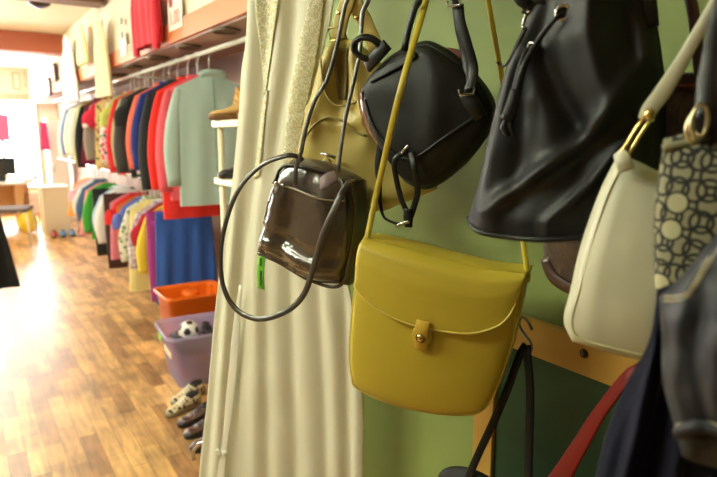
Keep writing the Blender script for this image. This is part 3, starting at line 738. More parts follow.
# white plastic shoe shelf with the boot
m_cr = mat('cream plastic', (232, 222, 190), 0.4)
sy = 2.28; a = at_y(211, 121, sy + 0.3); x0 = a.x; sz = at_y(217, 119, sy).z
sh = thing('shoe_shelf', 'cream plastic shoe shelf standing behind the white dress', 'shelf', (x0 + 0.25, sy + 0.15, 0))
z2 = at_y(217, 183, sy).z
for z in (sz, z2, 0.75, 0.3): box('shelf_board', (x0, sy, z - 0.03), (x0 + 0.42, sy + 0.3, z), m_cr, sh, bev=0.006)
for px in (x0 + 0.03, x0 + 0.39):
    for py in (sy + 0.03, sy + 0.27): tube('post', [(px, py, 0), (px, py, sz - 0.031)], 0.013, m_cr, sh, 10)
shoe('ankle_boot', (x0 + 0.085, sy + 0.22, sz + 0.001), R(176), 0.23, 0.085, 0.06, m_tan, mat('boot sole', (120, 84, 50), 0.6), 'tan suede lace-up ankle boot, at the open end of the shelf top', 'boot', 'ankle boots', boot=0.12, laces=mat('ochre lace', (170, 120, 50), 0.8))
shoe('ankle_boot', (x0 + 0.16, sy + 0.09, sz + 0.001), R(180), 0.23, 0.085, 0.06, m_tan, MATS['boot sole'], 'tan suede lace-up ankle boot, half behind the white dress on the shelf top', 'boot', 'ankle boots', boot=0.12, laces=MATS['ochre lace'])
shoe('slipper', (x0 + 0.10, sy + 0.20, z2 + 0.001), R(184), 0.22, 0.085, 0.055, m_dk, m_dk, 'black shoe with pink trim on the second shelf board', 'shoe', collar=mat('pink trim', (240, 90, 140), 0.6))
# chrome foot of a stand
p0 = at_z(193, 490, 0.0); q = at_z(198, 447, 0.06)
t = thing('chrome_stand', 'bent chrome tube foot of a stand beside the white dress', 'stand', (p0.x, p0.y, 0))
tube('foot', [(q.x + .09, q.y - .35, 0.115), (q.x + .05, q.y - 0.20, 0.118), (q.x + 0.01, q.y - 0.05, 0.10), (q.x - 0.02, q.y + 0.0, 0.05), (q.x - 0.022, q.y + 0.005, 0.0)], 0.009, m_steel, t, 10, 24)
tube('upright', [(q.x + .09, q.y - .35, 0.0), (q.x + .09, q.y - .35, 0.6)], 0.011, m_steel, t, 10)
# counter at the end of the rail, with shoes at its foot
ca = at_z(46, 236, 0); cb = at_z(68, 236, 0)
ct = thing('counter', 'low white counter unit at the far end of the aisle', 'counter', (ca.x + 0.2, ca.y + 0.3, 0))
cz = at_y(50, 187, ca.y).z
box('carcass', (ca.x, ca.y, 0), (ca.x + 0.34, ca.y + 0.44, cz - 0.03), mat('cream laminate', (236, 226, 196), 0.5), ct, bev=0.005)
box('countertop', (ca.x - 0.02, ca.y - 0.02, cz - 0.029), (ca.x + 0.36, ca.y + 0.46, cz), m_white, ct, bev=0.004)
for i, (px, mu, l) in enumerate(((55, m_red, 'red shoe on the floor by the white counter'), (65, m_bls, 'blue shoe on the floor beyond the lower rail'), (75, m_bls, 'second blue shoe on the floor, next to the black one'), (85, m_dk, 'black shoe on the floor under the green cardigan'))):
    p = at_z(px, 238, 0); shoe('shoe', (p.x, ca.y - 0.18, 0), R(-95), 0.24, 0.082, 0.07, mu, m_dk, l, group='shoes by the counter')
# desk, chair, crate, yellow bag, cabinet
DY = 10.3
da = at_y(0, 183, DY); db = at_y(44, 178, DY)
dk_ = thing('desk', 'white topped desk in front of the shop window', 'desk', (-0.1, DY + 0.3, 0))
box('desktop', (-0.9, DY, 0.72), (ca.x - 0.05, DY + 0.6, 0.76), m_white, dk_, bev=0.004)
box('pedestal', (at_y(16, 200, DY).x, DY + 0.04, 0.05), (at_y(24, 200, DY).x, DY + 0.56, 0.719), mat('tan wood', (202, 160, 110), 0.5), dk_)
box('side_panel', (-0.88, DY + 0.02, 0), (-0.84, DY + 0.58, 0.719), MATS['tan wood'], dk_)
box('back_panel', (-0.84, DY + 0.54, 0.2), (ca.x - 0.08, DY + 0.56, 0.719), MATS['tan wood'], dk_)
# wire crate under the desk
xa, xb = at_y(29, 205, DY).x, at_y(44, 205, DY).x
cr = thing('wire_crate', 'brown wire crate standing under the desk', 'crate', ((xa + xb) / 2, DY + 0.25, 0))
g = Geo()
for k in range(6):
    x = xa + (xb - xa) * k / 5
    for yy in (DY + 0.08, DY + 0.44): g.box((x - 0.004, yy - 0.004, 0.0), (x + 0.004, yy + 0.004, 0.55))
for k in range(7):
    z = 0.004 + 0.54 * k / 6; g.box((xa, DY + 0.076, z - 0.004), (xb, DY + 0.084, z + 0.004)); g.box((xa, DY + 0.436, z - 0.004), (xb, DY + 0.444, z + 0.004))
    g.box((xa - 0.004, DY + 0.076, z - 0.004), (xa + 0.004, DY + 0.444, z + 0.004)); g.box((xb - 0.004, DY + 0.076, z - 0.004), (xb + 0.004, DY + 0.444, z + 0.004))
g.build('wire_grid', mat('brown wire', (150, 110, 80), 0.5), cr, smooth=False)
yb = thing('plastic_bag', 'crumpled yellow plastic bag standing before the wire crate', 'bag', (at_y(26, 210, DY).x, DY - 0.12, 0))
bm = bmesh.new(); bmesh.ops.create_icosphere(bm, subdivisions=4, radius=1)
for vv in bm.verts:
    c = vv.co; n_ = noise.noise(c * 3) * 0.12; k = 1 - 0.45 * max(0, c.z); vv.co = Vector((c.x * 0.13 * k, c.y * 0.10 * k, (c.z + 1) * 0.17)) * (1 + n_)
me = bpy.data.meshes.new('sack'); bm.to_mesh(me); bm.free(); me.materials.append(mat('yellow polythene', (236, 206, 40), 0.4)); o = bpy.data.objects.new('sack', me); COL.objects.link(o); o.parent = yb
for p_ in me.polygons: p_.use_smooth = True
for s in (-1, 1): tube('handle', [(s * 0.03, 0, 0.31), (s * 0.045, 0, 0.40), (s * 0.01, 0, 0.36)], 0.012, MATS['yellow polythene'], yb, 6, 8, local=True, up=(0, 1, 0), flat=0.4)
def chair(p, rz):
    t = thing('office_chair', 'grey padded chair with white legs at the desk', 'chair', p, rotz=rz); gm_ = mat('grey padding', (112, 104, 108), 0.8)
    for nm, lo, hi in (('seat', (-0.22, -0.22, 0.44), (0.22, 0.22, 0.50)), ('backrest', (-0.21, 0.2, 0.58), (0.21, 0.25, 0.95))): bevel(box(nm, lo, hi, gm_, t, local=True), 0.02, 3)
    for sx in (-1, 1):
        for sy_ in (-1, 1):
            tube('leg', [(sx * 0.2, sy_ * 0.2, 0.44), (sx * 0.22, sy_ * 0.23, 0)], 0.014, m_wplastic, t, 8, local=True)
        tube('back_post', [(sx * 0.15, 0.21, 0.46), (sx * 0.15, 0.235, 0.62)], 0.012, m_wplastic, t, 8, local=True)
cp = at_z(6, 224, 0.0); chair((cp.x, 9.35, 0), R(75))
mt = thing('monitor', 'black flat monitor standing on the desk', 'monitor', (at_y(2, 170, DY).x, DY + 0.25, 0.761))
box('screen', (-0.25, 0.0, 0.10), (0.2, 0.03, 0.36), m_black, mt, local=True); box('stand', (-0.05, -0.05, 0), (0.05, 0.06, 0.1), m_black, mt, local=True)
for px, w, h, c, nm, l in ((29, 0.15, 0.05, (232, 236, 240), 'paper_tray', 'pale paper tray on the white desk'), (36, 0.12, 0.06, (220, 130, 150), 'pink_box', 'small pink box on the white desk')):
    p = at_y(px, 182, DY + 0.15); t = thing(nm, l, 'tray' if 'tray' in nm else 'box', (p.x, DY + (0.15 if px < 30 else 0.44), 0.761))
    box('base', (-w / 2, -0.1, 0), (w / 2, 0.1, h * 0.6), mat(nm + ' card', c, 0.6), t, local=True, bev=0.004); box('lid', (-w / 2 - .004, -0.104, h * 0.6 + .001), (w / 2 + .004, 0.104, h), mat(nm + ' card', c, 0.6), t, local=True, bev=0.004)
# tall white cabinet beyond
ka = at_y(46, 118, 11.0); kb = at_y(58, 118, 11.0)
cb_ = thing('tall_cabinet', 'tall white cabinet by the shop window', 'cabinet', ((ka.x + kb.x) / 2, 11.2, 0))
box('carcass', (ka.x, 11.0, 0), (kb.x + 0.1, 11.5, ka.z), m_cr, cb_); box('cabinet_door', (ka.x + 0.01, 10.98, 0.08), (kb.x + 0.09, 10.999, ka.z - 0.02), m_white, cb_, bev=0.004)
tube('handle', [(ka.x + 0.05, 10.965, ka.z * .5), (ka.x + 0.05, 10.965, ka.z * .5 + 0.15)], 0.008, m_steel, cb_, 8)
# pink garment and poster in the window
p = at_y(43, 122, 10.9); tw_ = thing('scarf', 'dark pink scarf hanging beside the tall cabinet', 'scarf', p)
v, f = cloth_geo(0.05, 0.07, p.z - at_y(43, 150, 10.9).z, drop=0, th=0.02, neck=0.02); link('hanging_cloth', v, f, C('dark pink', (190, 60, 110)), tw_, local=True)
for k in range(8): pass
a = at_y(-14, 114, YF - 0.05); b2 = at_y(11, 141, YF - 0.05)
po = box('window_poster', (a.x, YF - 0.05, b2.z), (b2.x, YF - 0.044, a.z), mat('pink paper', (236, 84, 130), 0.7)); tag(po, 'bright pink poster in the shop window', 'poster')
for px0, py0, px1, py1, l in ((11, 72, 21, 90, 'pale framed picture above the shop window'), (23.5, 73, 26, 86, 'narrow pale framed picture above the shop window')):
    a = at_y(px0, py0, YF - 0.005); b2 = at_y(px1, py1, YF - 0.005)
    t = thing('framed_picture', l, 'picture', (a.x, YF - 0.01, b2.z)); box('frame', (a.x, YF - 0.03, b2.z), (b2.x, YF - 0.001, a.z), m_pink, t); box('print', (a.x + 0.03, YF - 0.034, b2.z + 0.03), (b2.x - 0.02, YF - 0.031, a.z - 0.03), m_white, t)
# black skirt on a stand at the near side of the aisle
kp = at_y(6, 185, 3.6)
sk = garment('skirt', 0, 0, mat('black wool', (14, 14, 16), 0.9), 0.62, 'long black skirt hanging on a stand across the aisle', wsh=0.14, whem=0.235, x=0)
sk.location = (kp.x - 0.215, 3.6, kp.z + 0.08); sk['category'] = 'skirt'
gx = kp.x - 0.215; px_ = gx - 0.27; zc_ = kp.z + 0.125
t = thing('garment_stand', 'thin black garment stand holding the long black skirt', 'stand', (px_, 3.6, 0))
tube('post', [(px_, 3.6, 0.02), (px_, 3.6, zc_ + 0.06)], 0.012, m_black, t, 10); tube('arm', [(px_, 3.60, zc_ + 0.03), (gx + 0.02, 3.60, zc_ + 0.03)], 0.006, m_black, t, 8)
v, f = lathe_geo([(0.12, 0), (0.12, 0.015), (0.03, 0.022)], 28, org=(px_, 3.6, 0)); link('base', v, f, m_black, t)
tube('cross_bar', [(gx - 0.10, 3.60, zc_), (gx + 0.10, 3.60, zc_)], 0.004, m_black, t, 8); tube('bar_drop', [(gx, 3.60, zc_ + 0.03), (gx, 3.60, zc_)], 0.004, m_black, t, 8)
#=BAGS=
# ------------------------------------------------------------------ the white dress
TOCAM = lambda p: (EYE - Vector(p)).normalized()
m_dress = mat('ivory organza', (250, 248, 226), 0.6, bump=(60, 0.05), sheen=0.2, trans=0.15)
m_satin = mat('ivory satin', (246, 242, 214), 0.38, bump=(40, 0.06), trans=0.15)
def lace_mat():
    m = mat('ivory lace', (236, 230, 190), 0.75); nt = m.node_tree; b = nt.nodes['Principled BSDF']
    tc = nt.nodes.new('ShaderNodeTexCoord'); n = nt.nodes.new('ShaderNodeTexNoise'); n.inputs['Scale'].default_value = 60; n.inputs['Detail'].default_value = 2
    v = nt.nodes.new('ShaderNodeTexVoronoi'); v.inputs['Scale'].default_value = 75; v.feature = 'DISTANCE_TO_EDGE'
    mxv = nt.nodes.new('ShaderNodeMix'); mxv.data_type = 'VECTOR'; mxv.inputs['Factor'].default_value = 0.06
    nt.links.new(tc.outputs['Object'], n.inputs['Vector']); nt.links.new(tc.outputs['Object'], mxv.inputs['A']); nt.links.new(n.outputs['Color'], mxv.inputs['B']); nt.links.new(mxv.outputs['Result'], v.inputs['Vector'])
    r = nt.nodes.new('ShaderNodeValToRGB'); r.color_ramp.elements[0].position = 0.03; r.color_ramp.elements[1].position = 0.13
    r.color_ramp.elements[0].color = rgb((250, 248, 226)); r.color_ramp.elements[1].color = rgb((214, 208, 160))
    bp = nt.nodes.new('ShaderNodeBump'); bp.inputs['Strength'].default_value = 0.7; bp.inputs['Distance'].default_value = 0.002; bp.invert = True
    nt.links.new(v.outputs['Distance'], r.inputs['Fac']); nt.links.new(r.outputs['Color'], b.inputs['Base Color']); nt.links.new(v.outputs['Distance'], bp.inputs['Height']); nt.links.new(bp.outputs['Normal'], b.inputs['Normal'])
    return m
m_lace = lace_mat()
PD = Plane(60, 0.942)
dfold = ridges([([(287, -60), (280, 40), (270, 120), (262, 180), (258, 300), (255, 477)], 9, 0.016), ([(272, -60), (266, 60), (258, 140), (250, 220)], 6, -0.012),
    ([(254, -60), (251, 60), (243, 160), (228, 300), (216, 477)], 7, 0.014), ([(312, -60), (302, 60), (286, 140), (278, 190), (276, 320), (280, 477)], 9, 0.010), ([(296, -60), (290, 60), (276, 140)], 6, -0.008),
    ([(243, 200), (238, 300), (231, 400), (228, 477)], 6, -0.016), ([(300, 250), (305, 350), (312, 477)], 10, 0.010), ([(290, 260), (293, 380), (296, 477)], 6, -0.008),
    ([(326, 270), (334, 350), (338, 477)], 10, 0.012), ([(318, 280), (324, 400), (326, 477)], 6, -0.008), ([(352, 300), (357, 360), (358, 477)], 7, 0.012), ([(345, 320), (348, 477)], 6, -0.010),
    ([(232, 180), (222, 300), (207, 477)], 5, -0.008), ([(262, 200), (266, 330), (268, 477)], 6, -0.006)])
def DF(px, py):
    pp = min(py, 640)
    return 0.42 * dfold(px, min(pp, 500)) + 0.0015 * nz((px, py), 0.03, 3)
dl = [(252, -120), (249, 0), (247, 40), (242, 70), (238, 130), (229, 200), (216, 300), (207, 400), (199, 477), (188, 640), (180, 820)]
dr = [(338, -120), (333, 0), (325, 40), (315, 83), (304, 128), (305, 175), (332, 250), (350, 290), (360, 350), (364, 420), (364, 477), (366, 640), (368, 820)]
dt = [(252, -120), (285, -128), (338, -120)]; db_ = [(180, 820), (270, 832), (368, 820)]
rp = PD.at(285, -125); dress = thing('wedding_dress', 'long ivory wedding dress with lace band hung at the end of the green wall', 'dress', (rp.x, rp.y, rp.z))
sheet('gown', dress, m_dress, PD, (dt, dr, db_, dl), 120, 130, lambda u, v, px, py: DF(px, py), 0.003)
def on_dress(name, m, top, right, bottom, left, off, nu=16, nv=60): return sheet(name, dress, m, PD, (top, right, bottom, left), nu, nv, lambda u, v, px, py: DF(px, py) + off * (1 + 0.5 * math.sin(math.pi * u)), 0.002)
on_dress('lace_band', m_lace, [(313, -60), (326, -60)], [(326, -60), (325, 0), (317, 62), (304, 125), (298, 170)], [(284, 190), (298, 170)], [(313, -60), (311, 0), (299, 55), (289, 115), (284, 190)], 0.004)
on_dress('lace_panel', m_lace, [(256, -60), (284, -60)], [(284, -60), (282, 0), (275, 40), (267, 92)], [(264, 96), (267, 92)], [(256, -60), (257, 0), (261, 50), (264, 96)], 0.003)
on_dress('lace_hem_strip', m_lace, [(266, 92), (270, 90)], [(270, 90), (266, 130), (262, 175)], [(254, 178), (262, 175)], [(266, 92), (260, 130), (254, 178)], 0.003)
rb = [PD.at(x, y) + PD.n * (max(DF(x, y), DF(x - 4, y), DF(x + 4, y)) + 0.007) for x, y in ((243, 285), (239, 320), (235, 360), (231, 405), (227, 445), (224, 477), (218, 540))]
m_ribbon = mat('white satin ribbon', (250, 248, 232), 0.35)
rbn = ribbon('ribbon', rb, [0.008, 0.020, 0.022, 0.014, 0.022, 0.024], 0.0012, m_ribbon, dress, PD.n, 40)
bwp = PD.at(225, 450) + PD.n * (DF(225, 450) + 0.012)
g = Geo()
for sx, sz in ((-1, 0.4), (1, 0.3), (-0.7, -0.9), (0.8, -0.8)):
    e = bwp + Vector((0.016 * sx * 0.5, -0.016 * sx * 0.86, 0.010 * sz)); g.add(*tube_geo([bwp, bwp.lerp(e, 0.5) + PD.n * 0.003, e], [0.001, 0.0045, 0.003], 8, 6, flat=0.4, up=PD.n))
g.build('bow', m_ribbon, dress)
# its hanger, on a hook in the bulkhead
hw = thing('clothes_hanger', 'white hanger carrying the ivory wedding dress', 'hanger', (rp.x, rp.y, rp.z + 0.1))
tube('shoulder_bar', [PD.at(262, -112) + PD.n * .012, PD.at(295, -150) + PD.n * .012, PD.at(328, -112) + PD.n * .012], 0.005, m_whang, hw, 8, 12)
tube('hook', [PD.at(295, -150) + PD.n * .012, PD.at(295, -175) + PD.n * .012, PD.at(300, -190) + PD.n * .0, PD.at(300, -190) - PD.n * .05, PD.at(302, -182) - PD.n * .075], 0.003, m_steel, hw, 8, 20)

def wall_hook(px, py, label, reach=0.05, m=m_steel, x=W):
    """bent wire peg screwed to the wall; returns its resting point"""
    p = at_x(px, py, x); t = thing('wall_hook', label, 'hook', (x, p.y, p.z), 'hooks on the green wall')
    tube('peg', [(x - 0.001, p.y, p.z + 0.002), (x - reach * .6, p.y, p.z), (x - reach, p.y, p.z + 0.008), (x - reach - 0.006, p.y, p.z + 0.03)], 0.0035, m, t, 8, 16, up=(0, 1, 0))
    v, f = lathe_geo([(0.012, 0), (0.012, 0.004), (0.005, 0.006)], 16, (-1, 0, 0), (x - 0.0005, p.y, p.z)); link('plate', v, f, m, t)
    return p
RIGHT = Vector((0.5, -0.866, 0))

# ------------------------------------------------------------------ tan shoulder bag behind
m_tanb = mat('tan leather', (196, 178, 98), 0.5, bump=(70, 0.12), var=(6, (178, 160, 84)))
PT = Plane(60, 0.886)
te = ([(322, 58), (336, 42), (352, 44), (372, 60)], [(372, 60), (400, 100), (425, 150), (431, 188)], [(340, 196), (372, 209), (400, 200), (431, 188)], [(322, 58), (312, 92), (302, 130), (298, 160), (310, 185), (340, 196)])
tb = thing('shoulder_bag', 'slouchy tan leather shoulder bag behind the brown bag and black backpack', 'bag', PT.at(365, 208))
tf = ridges([([(331, 55), (326, 90), (316, 120)], 8, 0.010), ([(345, 50), (343, 80), (341, 100)], 6, -0.016), ([(356, 60), (362, 95), (372, 120)], 8, 0.010), ([(318, 125), (330, 117), (345, 118), (360, 128)][::-1], 4, 0.0)])
def tfront(u, v, px, py):
    # two folds that sag below the open pocket
    s1 = 0.008 * math.exp(-((py - (100 + 0.010 * (px - 345) ** 2 * 0 + 18 * ((px - 345) / 40) ** 2 * -1 + 25)) / 7) ** 2)
    return tf(px, py) + s1 + 0.014 * (16 * u * (1 - u) * v * (1 - v)) ** 0.5 + 0.003 * nz((px, py), 0.04, 5)
body('pouch', tb, m_tanb, PT, te, 44, 50, tfront, 0.028)
pk = [(336, 46), (349, 46), (352, 96), (346, 104), (339, 96)]
sheet('pocket_opening', tb, mat('dark tan lining', (110, 92, 40), 0.8), PT, ([(337, 48), (350, 48)], [(350, 48), (351, 75), (350, 100)], [(339, 100), (350, 100)], [(337, 48), (338, 75), (339, 100)]), 8, 14, lambda u, v, px, py: tfront(u * .2 + .3, v * .4 + .05, px, py) + 0.004, 0.0015)
for nm, pts in (('pocket_seam', [(311, 138), (322, 124), (336, 117), (350, 122), (362, 132), (372, 136)]), ('flap_seam', [(327, 60), (331, 90), (339, 104), (350, 106), (366, 100), (376, 88)])):
    tube(nm, [PT.at(x, y) + PT.n * 0.021 for x, y in pts], 0.0022, mat('tan piping', (150, 132, 66), 0.5), tb, 6, 24)
h = at_x(395, -95, W)
hk = wall_hook(395, -95, 'peg on the green wall holding the tan shoulder bag'); hkp = Vector((W - 0.045, hk.y, hk.z + 0.004))
s1 = ribbon('strap', [PT.at(342, 42) + PT.n * .016, PT.at(347, 20) + PT.n * .018, PT.at(356, -10) + PT.n * .016, hkp], [0.026, 0.026, 0.018, 0.012], 0.004, m_tanb, tb, PT.n, 24)
s2 = ribbon('strap', [PT.at(380, 52) + PT.n * .010, PT.at(368, 22) + PT.n * .012, PT.at(358, -10) + PT.n * .012, hkp + Vector((0, .003, 0.004))], [0.026, 0.024, 0.018, 0.012], 0.004, m_tanb, tb, PT.n, 24)
m_ring = mat('dull brass', (170, 160, 100), 0.35, 0.9)
tube('ring', [PT.at(x, y) + PT.n * .018 for x, y in ((334, 30), (350, 28), (352, 40), (336, 43))], 0.0022, m_ring, tb, 8, closed=True)
for x, y in ((345, 15), (362, 20)):
    v, f = lathe_geo([(0.0045, 0), (0.004, 0.002), (0.001, 0.0032)], 14, PT.n, PT.at(x, y) + PT.n * 0.0195); link('rivet', v, f, m_brass, s1 if x < 350 else s2)
tube('zip_pull', [PT.at(330, 153) + PT.n * .028, PT.at(336, 154) + PT.n * .03, PT.at(344, 157) + PT.n * .03], 0.003, m_steel, tb, 8)
ribbon('pull_tab', [PT.at(338, 158) + PT.n * .03, PT.at(334, 163) + PT.n * .03, PT.at(331, 168) + PT.n * .028], 0.014, 0.003, m_tanb, tb, PT.n, 10)

# ------------------------------------------------------------------ dark brown glossy bag
m_bron = mat('bronze brown leather', (74, 62, 52), 0.25, bump=(22, 0.10, 0.003), coat=0.35, spec=0.8)
m_strapb = mat('brown strap leather', (62, 52, 40), 0.35, spec=0.6); m_strapg = mat('worn grey brown strap', (82, 75, 64), 0.35, spec=0.6, var=(60, (46, 41, 34)))
PB = Plane(62, 0.775)
bb = thing('handbag', 'glossy dark brown leather handbag with looping straps, hanging before the white dress', 'bag', PB.at(310, 284))
be = ([(289, 163), (312, 166), (338, 176), (352, 184)], [(352, 184), (355, 215), (351, 250), (341, 284)], [(258, 252), (280, 262), (312, 280), (341, 284)], [(289, 163), (277, 180), (267, 215), (258, 252)])
bf = ridges([([(300, 196), (296, 225), (284, 250)], 12, -0.007), ([(330, 200), (334, 230), (325, 262)], 10, 0.006), ([(285, 205), (275, 240)], 8, 0.004)])
def bfront(u, v, px, py):
    lo = 0.007 * math.exp(-((v - 0.86) / 0.06) ** 2) - 0.005 * math.exp(-((v - 0.74) / 0.06) ** 2)
    return 0.020 * (16 * u * (1 - u) * v * (1 - v)) ** 0.45 + bf(px, py) * min(1, v * 3) + lo * (4 * u * (1 - u)) ** 0.5 + 0.0042 * nz((px, py), 0.035, 9) + 0.0006 * nz((px, py), 0.13, 2)
body('pouch', bb, m_bron, PB, be, 60, 60, bfront, 0.048, gus=0.008)
def on_b(pts, d): return [PB.at(x, y) + PB.n * (bfrontpx(x, y) + d) for x, y in pts]
def bfrontpx(px, py):
    # depth of the front panel near a pixel, found on its own net
    return _bn(px, py)
_G = coons(*be, 41, 41)
def _bn(px, py):
    k = np.argmin((_G[..., 0] - px) ** 2 + (_G[..., 1] - py) ** 2); i, j = divmod(int(k), 41)
    return bfront(j / 40, i / 40, px, py)
fp_ = sheet('front_pocket', bb, m_bron, PB, ([(279, 181), (300, 186), (330, 196), (352, 200)], [(352, 200), (354, 225), (350, 252), (341, 281)], [(259, 250), (280, 260), (312, 277), (341, 281)], [(279, 181), (271, 205), (259, 250)]), 50, 44, lambda u, v, px, py: _bn(px, py) + 0.0035 + 0.004 * math.sin(math.pi * u) * (1 - v), 0.002)
tube('pocket_stitching', on_b([(280, 182), (300, 187), (330, 197), (351, 200)], 0.0095), 0.0013, mat('pale brown thread', (150, 136, 110), 0.6), fp_, 6, 40)
tube('zipper', on_b([(279, 182), (281, 170), (290, 165), (312, 168), (338, 177), (347, 186), (351, 215), (349, 250)], 0.003), 0.0028, mat('dark zip', (34, 28, 24), 0.4), bb, 6, 60)
tube('piping', [PB.at(x, y) + PB.n * .001 for x, y in [(352, 184), (355, 215), (351, 250), (341, 285), (312, 281), (280, 263), (258, 253)]], 0.0028, m_bron, bb, 8, 60)
for x, y in ((285, 182), (292, 184)):
    v, f = lathe_geo([(0.0035, 0), (0.003, 0.002), (0.001, 0.003)], 12, PB.n, on_b([(x, y)], 0.008)[0]); link('rivet', v, f, m_steel, bb)
hk2 = wall_hook(372, -105, 'peg on the green wall holding the brown handbag', 0.16); hp = Vector((W - 0.15, hk2.y, hk2.z + 0.004))
def lerp_pts(pix, d0, d1): 
    n = len(pix); return [PB.at(x, y, d0 + (d1 - d0) * k / (n - 1)) for k, (x, y) in enumerate(pix)]
st1 = lerp_pts([(295, 186), (296, 168), (301, 152), (306, 128), (315, 100), (327, 80), (337, 45), (345, 5), (352, -30)], 0.026, 0.01) + [hp]
ribbon('strap', st1, [0.008, 0.007, 0.006, 0.006, 0.007, 0.013, 0.017, 0.020, 0.020, 0.014], 0.0022, m_strapg, bb, PB.n, 60)
st2 = lerp_pts([(338, 172), (342, 140), (346, 115), (354, 80), (360, 50), (362, 15), (365, -25)], 0.014, -0.034) + [hp + Vector((0, -.004, .004))]
ribbon('strap', st2, [0.006, 0.006, 0.006, 0.009, 0.011, 0.012, 0.011], 0.0022, m_strapg, bb, PB.n, 50)
lp = [(303, 160, .016), (296, 156, .024), (285, 156, .03), (262, 165, .034), (241, 186, .036), (228, 215, .038), (221, 250, .04), (223, 285, .042), (236, 309, .046), (258, 319, .05), (285, 312, .052), (304, 294, .052), (315, 262, .05), (324, 232, .047), (336, 206, .042), (345, 188, .034), (353, 180, .02), (357, 186, .002)]
ribbon('shoulder_strap', [PB.at(x, y, d) for x, y, d in lp], [0.007, 0.008, 0.0088, 0.0085, 0.0082, 0.0082, 0.0085, 0.009, 0.010, 0.011, 0.011, 0.010], 0.003, m_strapb, bb, PB.n + Vector((0.2, 0.1, 0.35)), 110)
ribbon('strap_tag', [PB.at(337, 182) + PB.n * .046, PB.at(344, 178) + PB.n * .048, PB.at(351, 174) + PB.n * .040], [0.020, 0.022, 0.020], 0.004, mat('mauve leather', (112, 92, 92), 0.7), bb, PB.n + Vector((0, 0, .5)), 12)
# green price tag hanging from it
m_tag = mat('lime paper', (126, 214, 58), 0.7)
gt = thing('price_tag', 'narrow lime green price tag with black handwriting, under the brown handbag', 'tag', PB.at(262, 291))
PG = Plane(62, 0.815)
sheet('paper', gt, m_tag, PG, ([(259, 255), (266, 255)], [(266, 255), (265, 275), (265, 290)], [(258, 288), (265, 290)], [(259, 255), (258, 270), (258, 288)]), 6, 16, lambda u, v, px, py: 0.003 * math.sin(3 * v), 0.0006)
g = Geo()
rr = random.Random(3); py_ = 257.5
for wlen in (7, 0, 13):
    if wlen == 0: py_ += 4; continue
    pts = []
    for k in range(wlen * 2): pts.append(PG.at(262 + (1.4 if k % 2 else -1.4) * rr.uniform(.5, 1), py_) + PG.n * 0.0034); py_ += 0.62
    g.add(*tube_geo(pts, 0.0005, 5, len(pts) * 3))
g.build('handwriting', mat('black ink', (16, 20, 14), 0.8), gt)
tube('string', [PG.at(262, 256) + PG.n * .001, PG.at(263, 252) + PG.n * .002, PG.at(265, 249) - PG.n * .006, PG.at(270, 244) - PG.n * .020, PG.at(276, 232) - PG.n * .026], 0.0006, m_wlace, gt, 5, 10)

# ------------------------------------------------------------------ small black leather backpack
m_blk = mat('black leather', (18, 20, 18), 0.5, bump=(120, 0.12), spec=0.25)
m_blk2 = mat('black strap leather', (16, 17, 16), 0.45, spec=0.35)
PK = Plane(66, 0.755)
bp_ = thing('backpack', 'small black leather backpack hanging tilted on the green wall', 'backpack', PK.at(425, 184))
ke = ([(372, 76), (392, 58), (415, 47), (428, 45), (445, 53)], [(445, 53), (470, 74), (488, 98), (492, 122)], [(392, 162), (408, 180), (430, 184), (462, 160), (492, 122)], [(372, 76), (364, 92), (370, 122), (392, 162)])
def kfront(u, v, px, py): return 0.020 * (16 * u * (1 - u) * v * (1 - v)) ** 0.4 + 0.0015 * nz((px, py), 0.04, 4) + 0.004 * math.exp(-((px - 440) / 14) ** 2) * math.sin(math.pi * v)
body('pouch', bp_, m_blk, PK, ke, 50, 50, kfront, 0.040, gus=0.008, skew=-RIGHT * 0.014)
_K = coons(*ke, 41, 41)
def _kn(px, py):
    k = np.argmin((_K[..., 0] - px) ** 2 + (_K[..., 1] - py) ** 2); i, j = divmod(int(k), 41); return kfront(j / 40, i / 40, px, py)
def on_k(pts, d): return [PK.at(p[0], p[1]) + PK.n * (_kn(p[0], p[1]) + (p[2] if len(p) > 2 else d)) for p in pts]
tube('piping', on_k([(372, 77), (392, 59), (415, 48), (428, 46), (445, 54), (470, 75), (488, 99), (491, 121), (462, 159), (430, 183), (408, 179), (392, 161), (371, 122), (365, 92)], 0.0), 0.0026, m_blk2, bp_, 8, 120)
tube('front_seam', on_k([(369, 100), (378, 125), (398, 152), (408, 158), (422, 157), (450, 138), (486, 112)], 0.001), 0.0022, m_blk2, bp_, 6, 60)
m_side = mat('brown side reflection', (120, 76, 60), 0.22, bump=(30, 0.2, 0.004), coat=0.3)  # black side gusset; the brown is a reflection put into its colour
ribbon('side_panel', [PK.at(x, y) - PK.n * d - RIGHT * e for x, y, d, e in ((371, 80, .018, .012), (365, 94, .020, .018), (370, 120, .020, .018), (386, 148, .018, .014))], [0.010, 0.022, 0.022, 0.010], 0.003, m_side, bp_, PK.n - RIGHT * 0.9, 24)
ribbon('back_trim', [PK.at(x, y) - PK.n * .016 for x, y in ((441, 48), (453, 55), (462, 65), (468, 74))], [0.006, 0.016, 0.016, 0.006], 0.003, mat('russet leather', (120, 62, 36), 0.5), bp_, PK.n, 16)
sheet('label_patch', bp_, m_blk, PK, ([(371, 76), (395, 64), (420, 53)], [(420, 53), (423, 58)], [(376, 84), (400, 72), (423, 58)], [(371, 76), (376, 84)]), 20, 6, lambda u, v, px, py: _kn(px, py) + 0.003, 0.002)
tube('grab_handle', on_k([(378, 58, .004), (368, 59, .010), (360, 52, .014), (361, 44, .016), (368, 39, .016), (377, 40, .014), (383, 46, .010), (381, 54, .004)], 0), 0.0046, m_blk2, bp_, 10, 40, up=PK.n, flat=1.5)
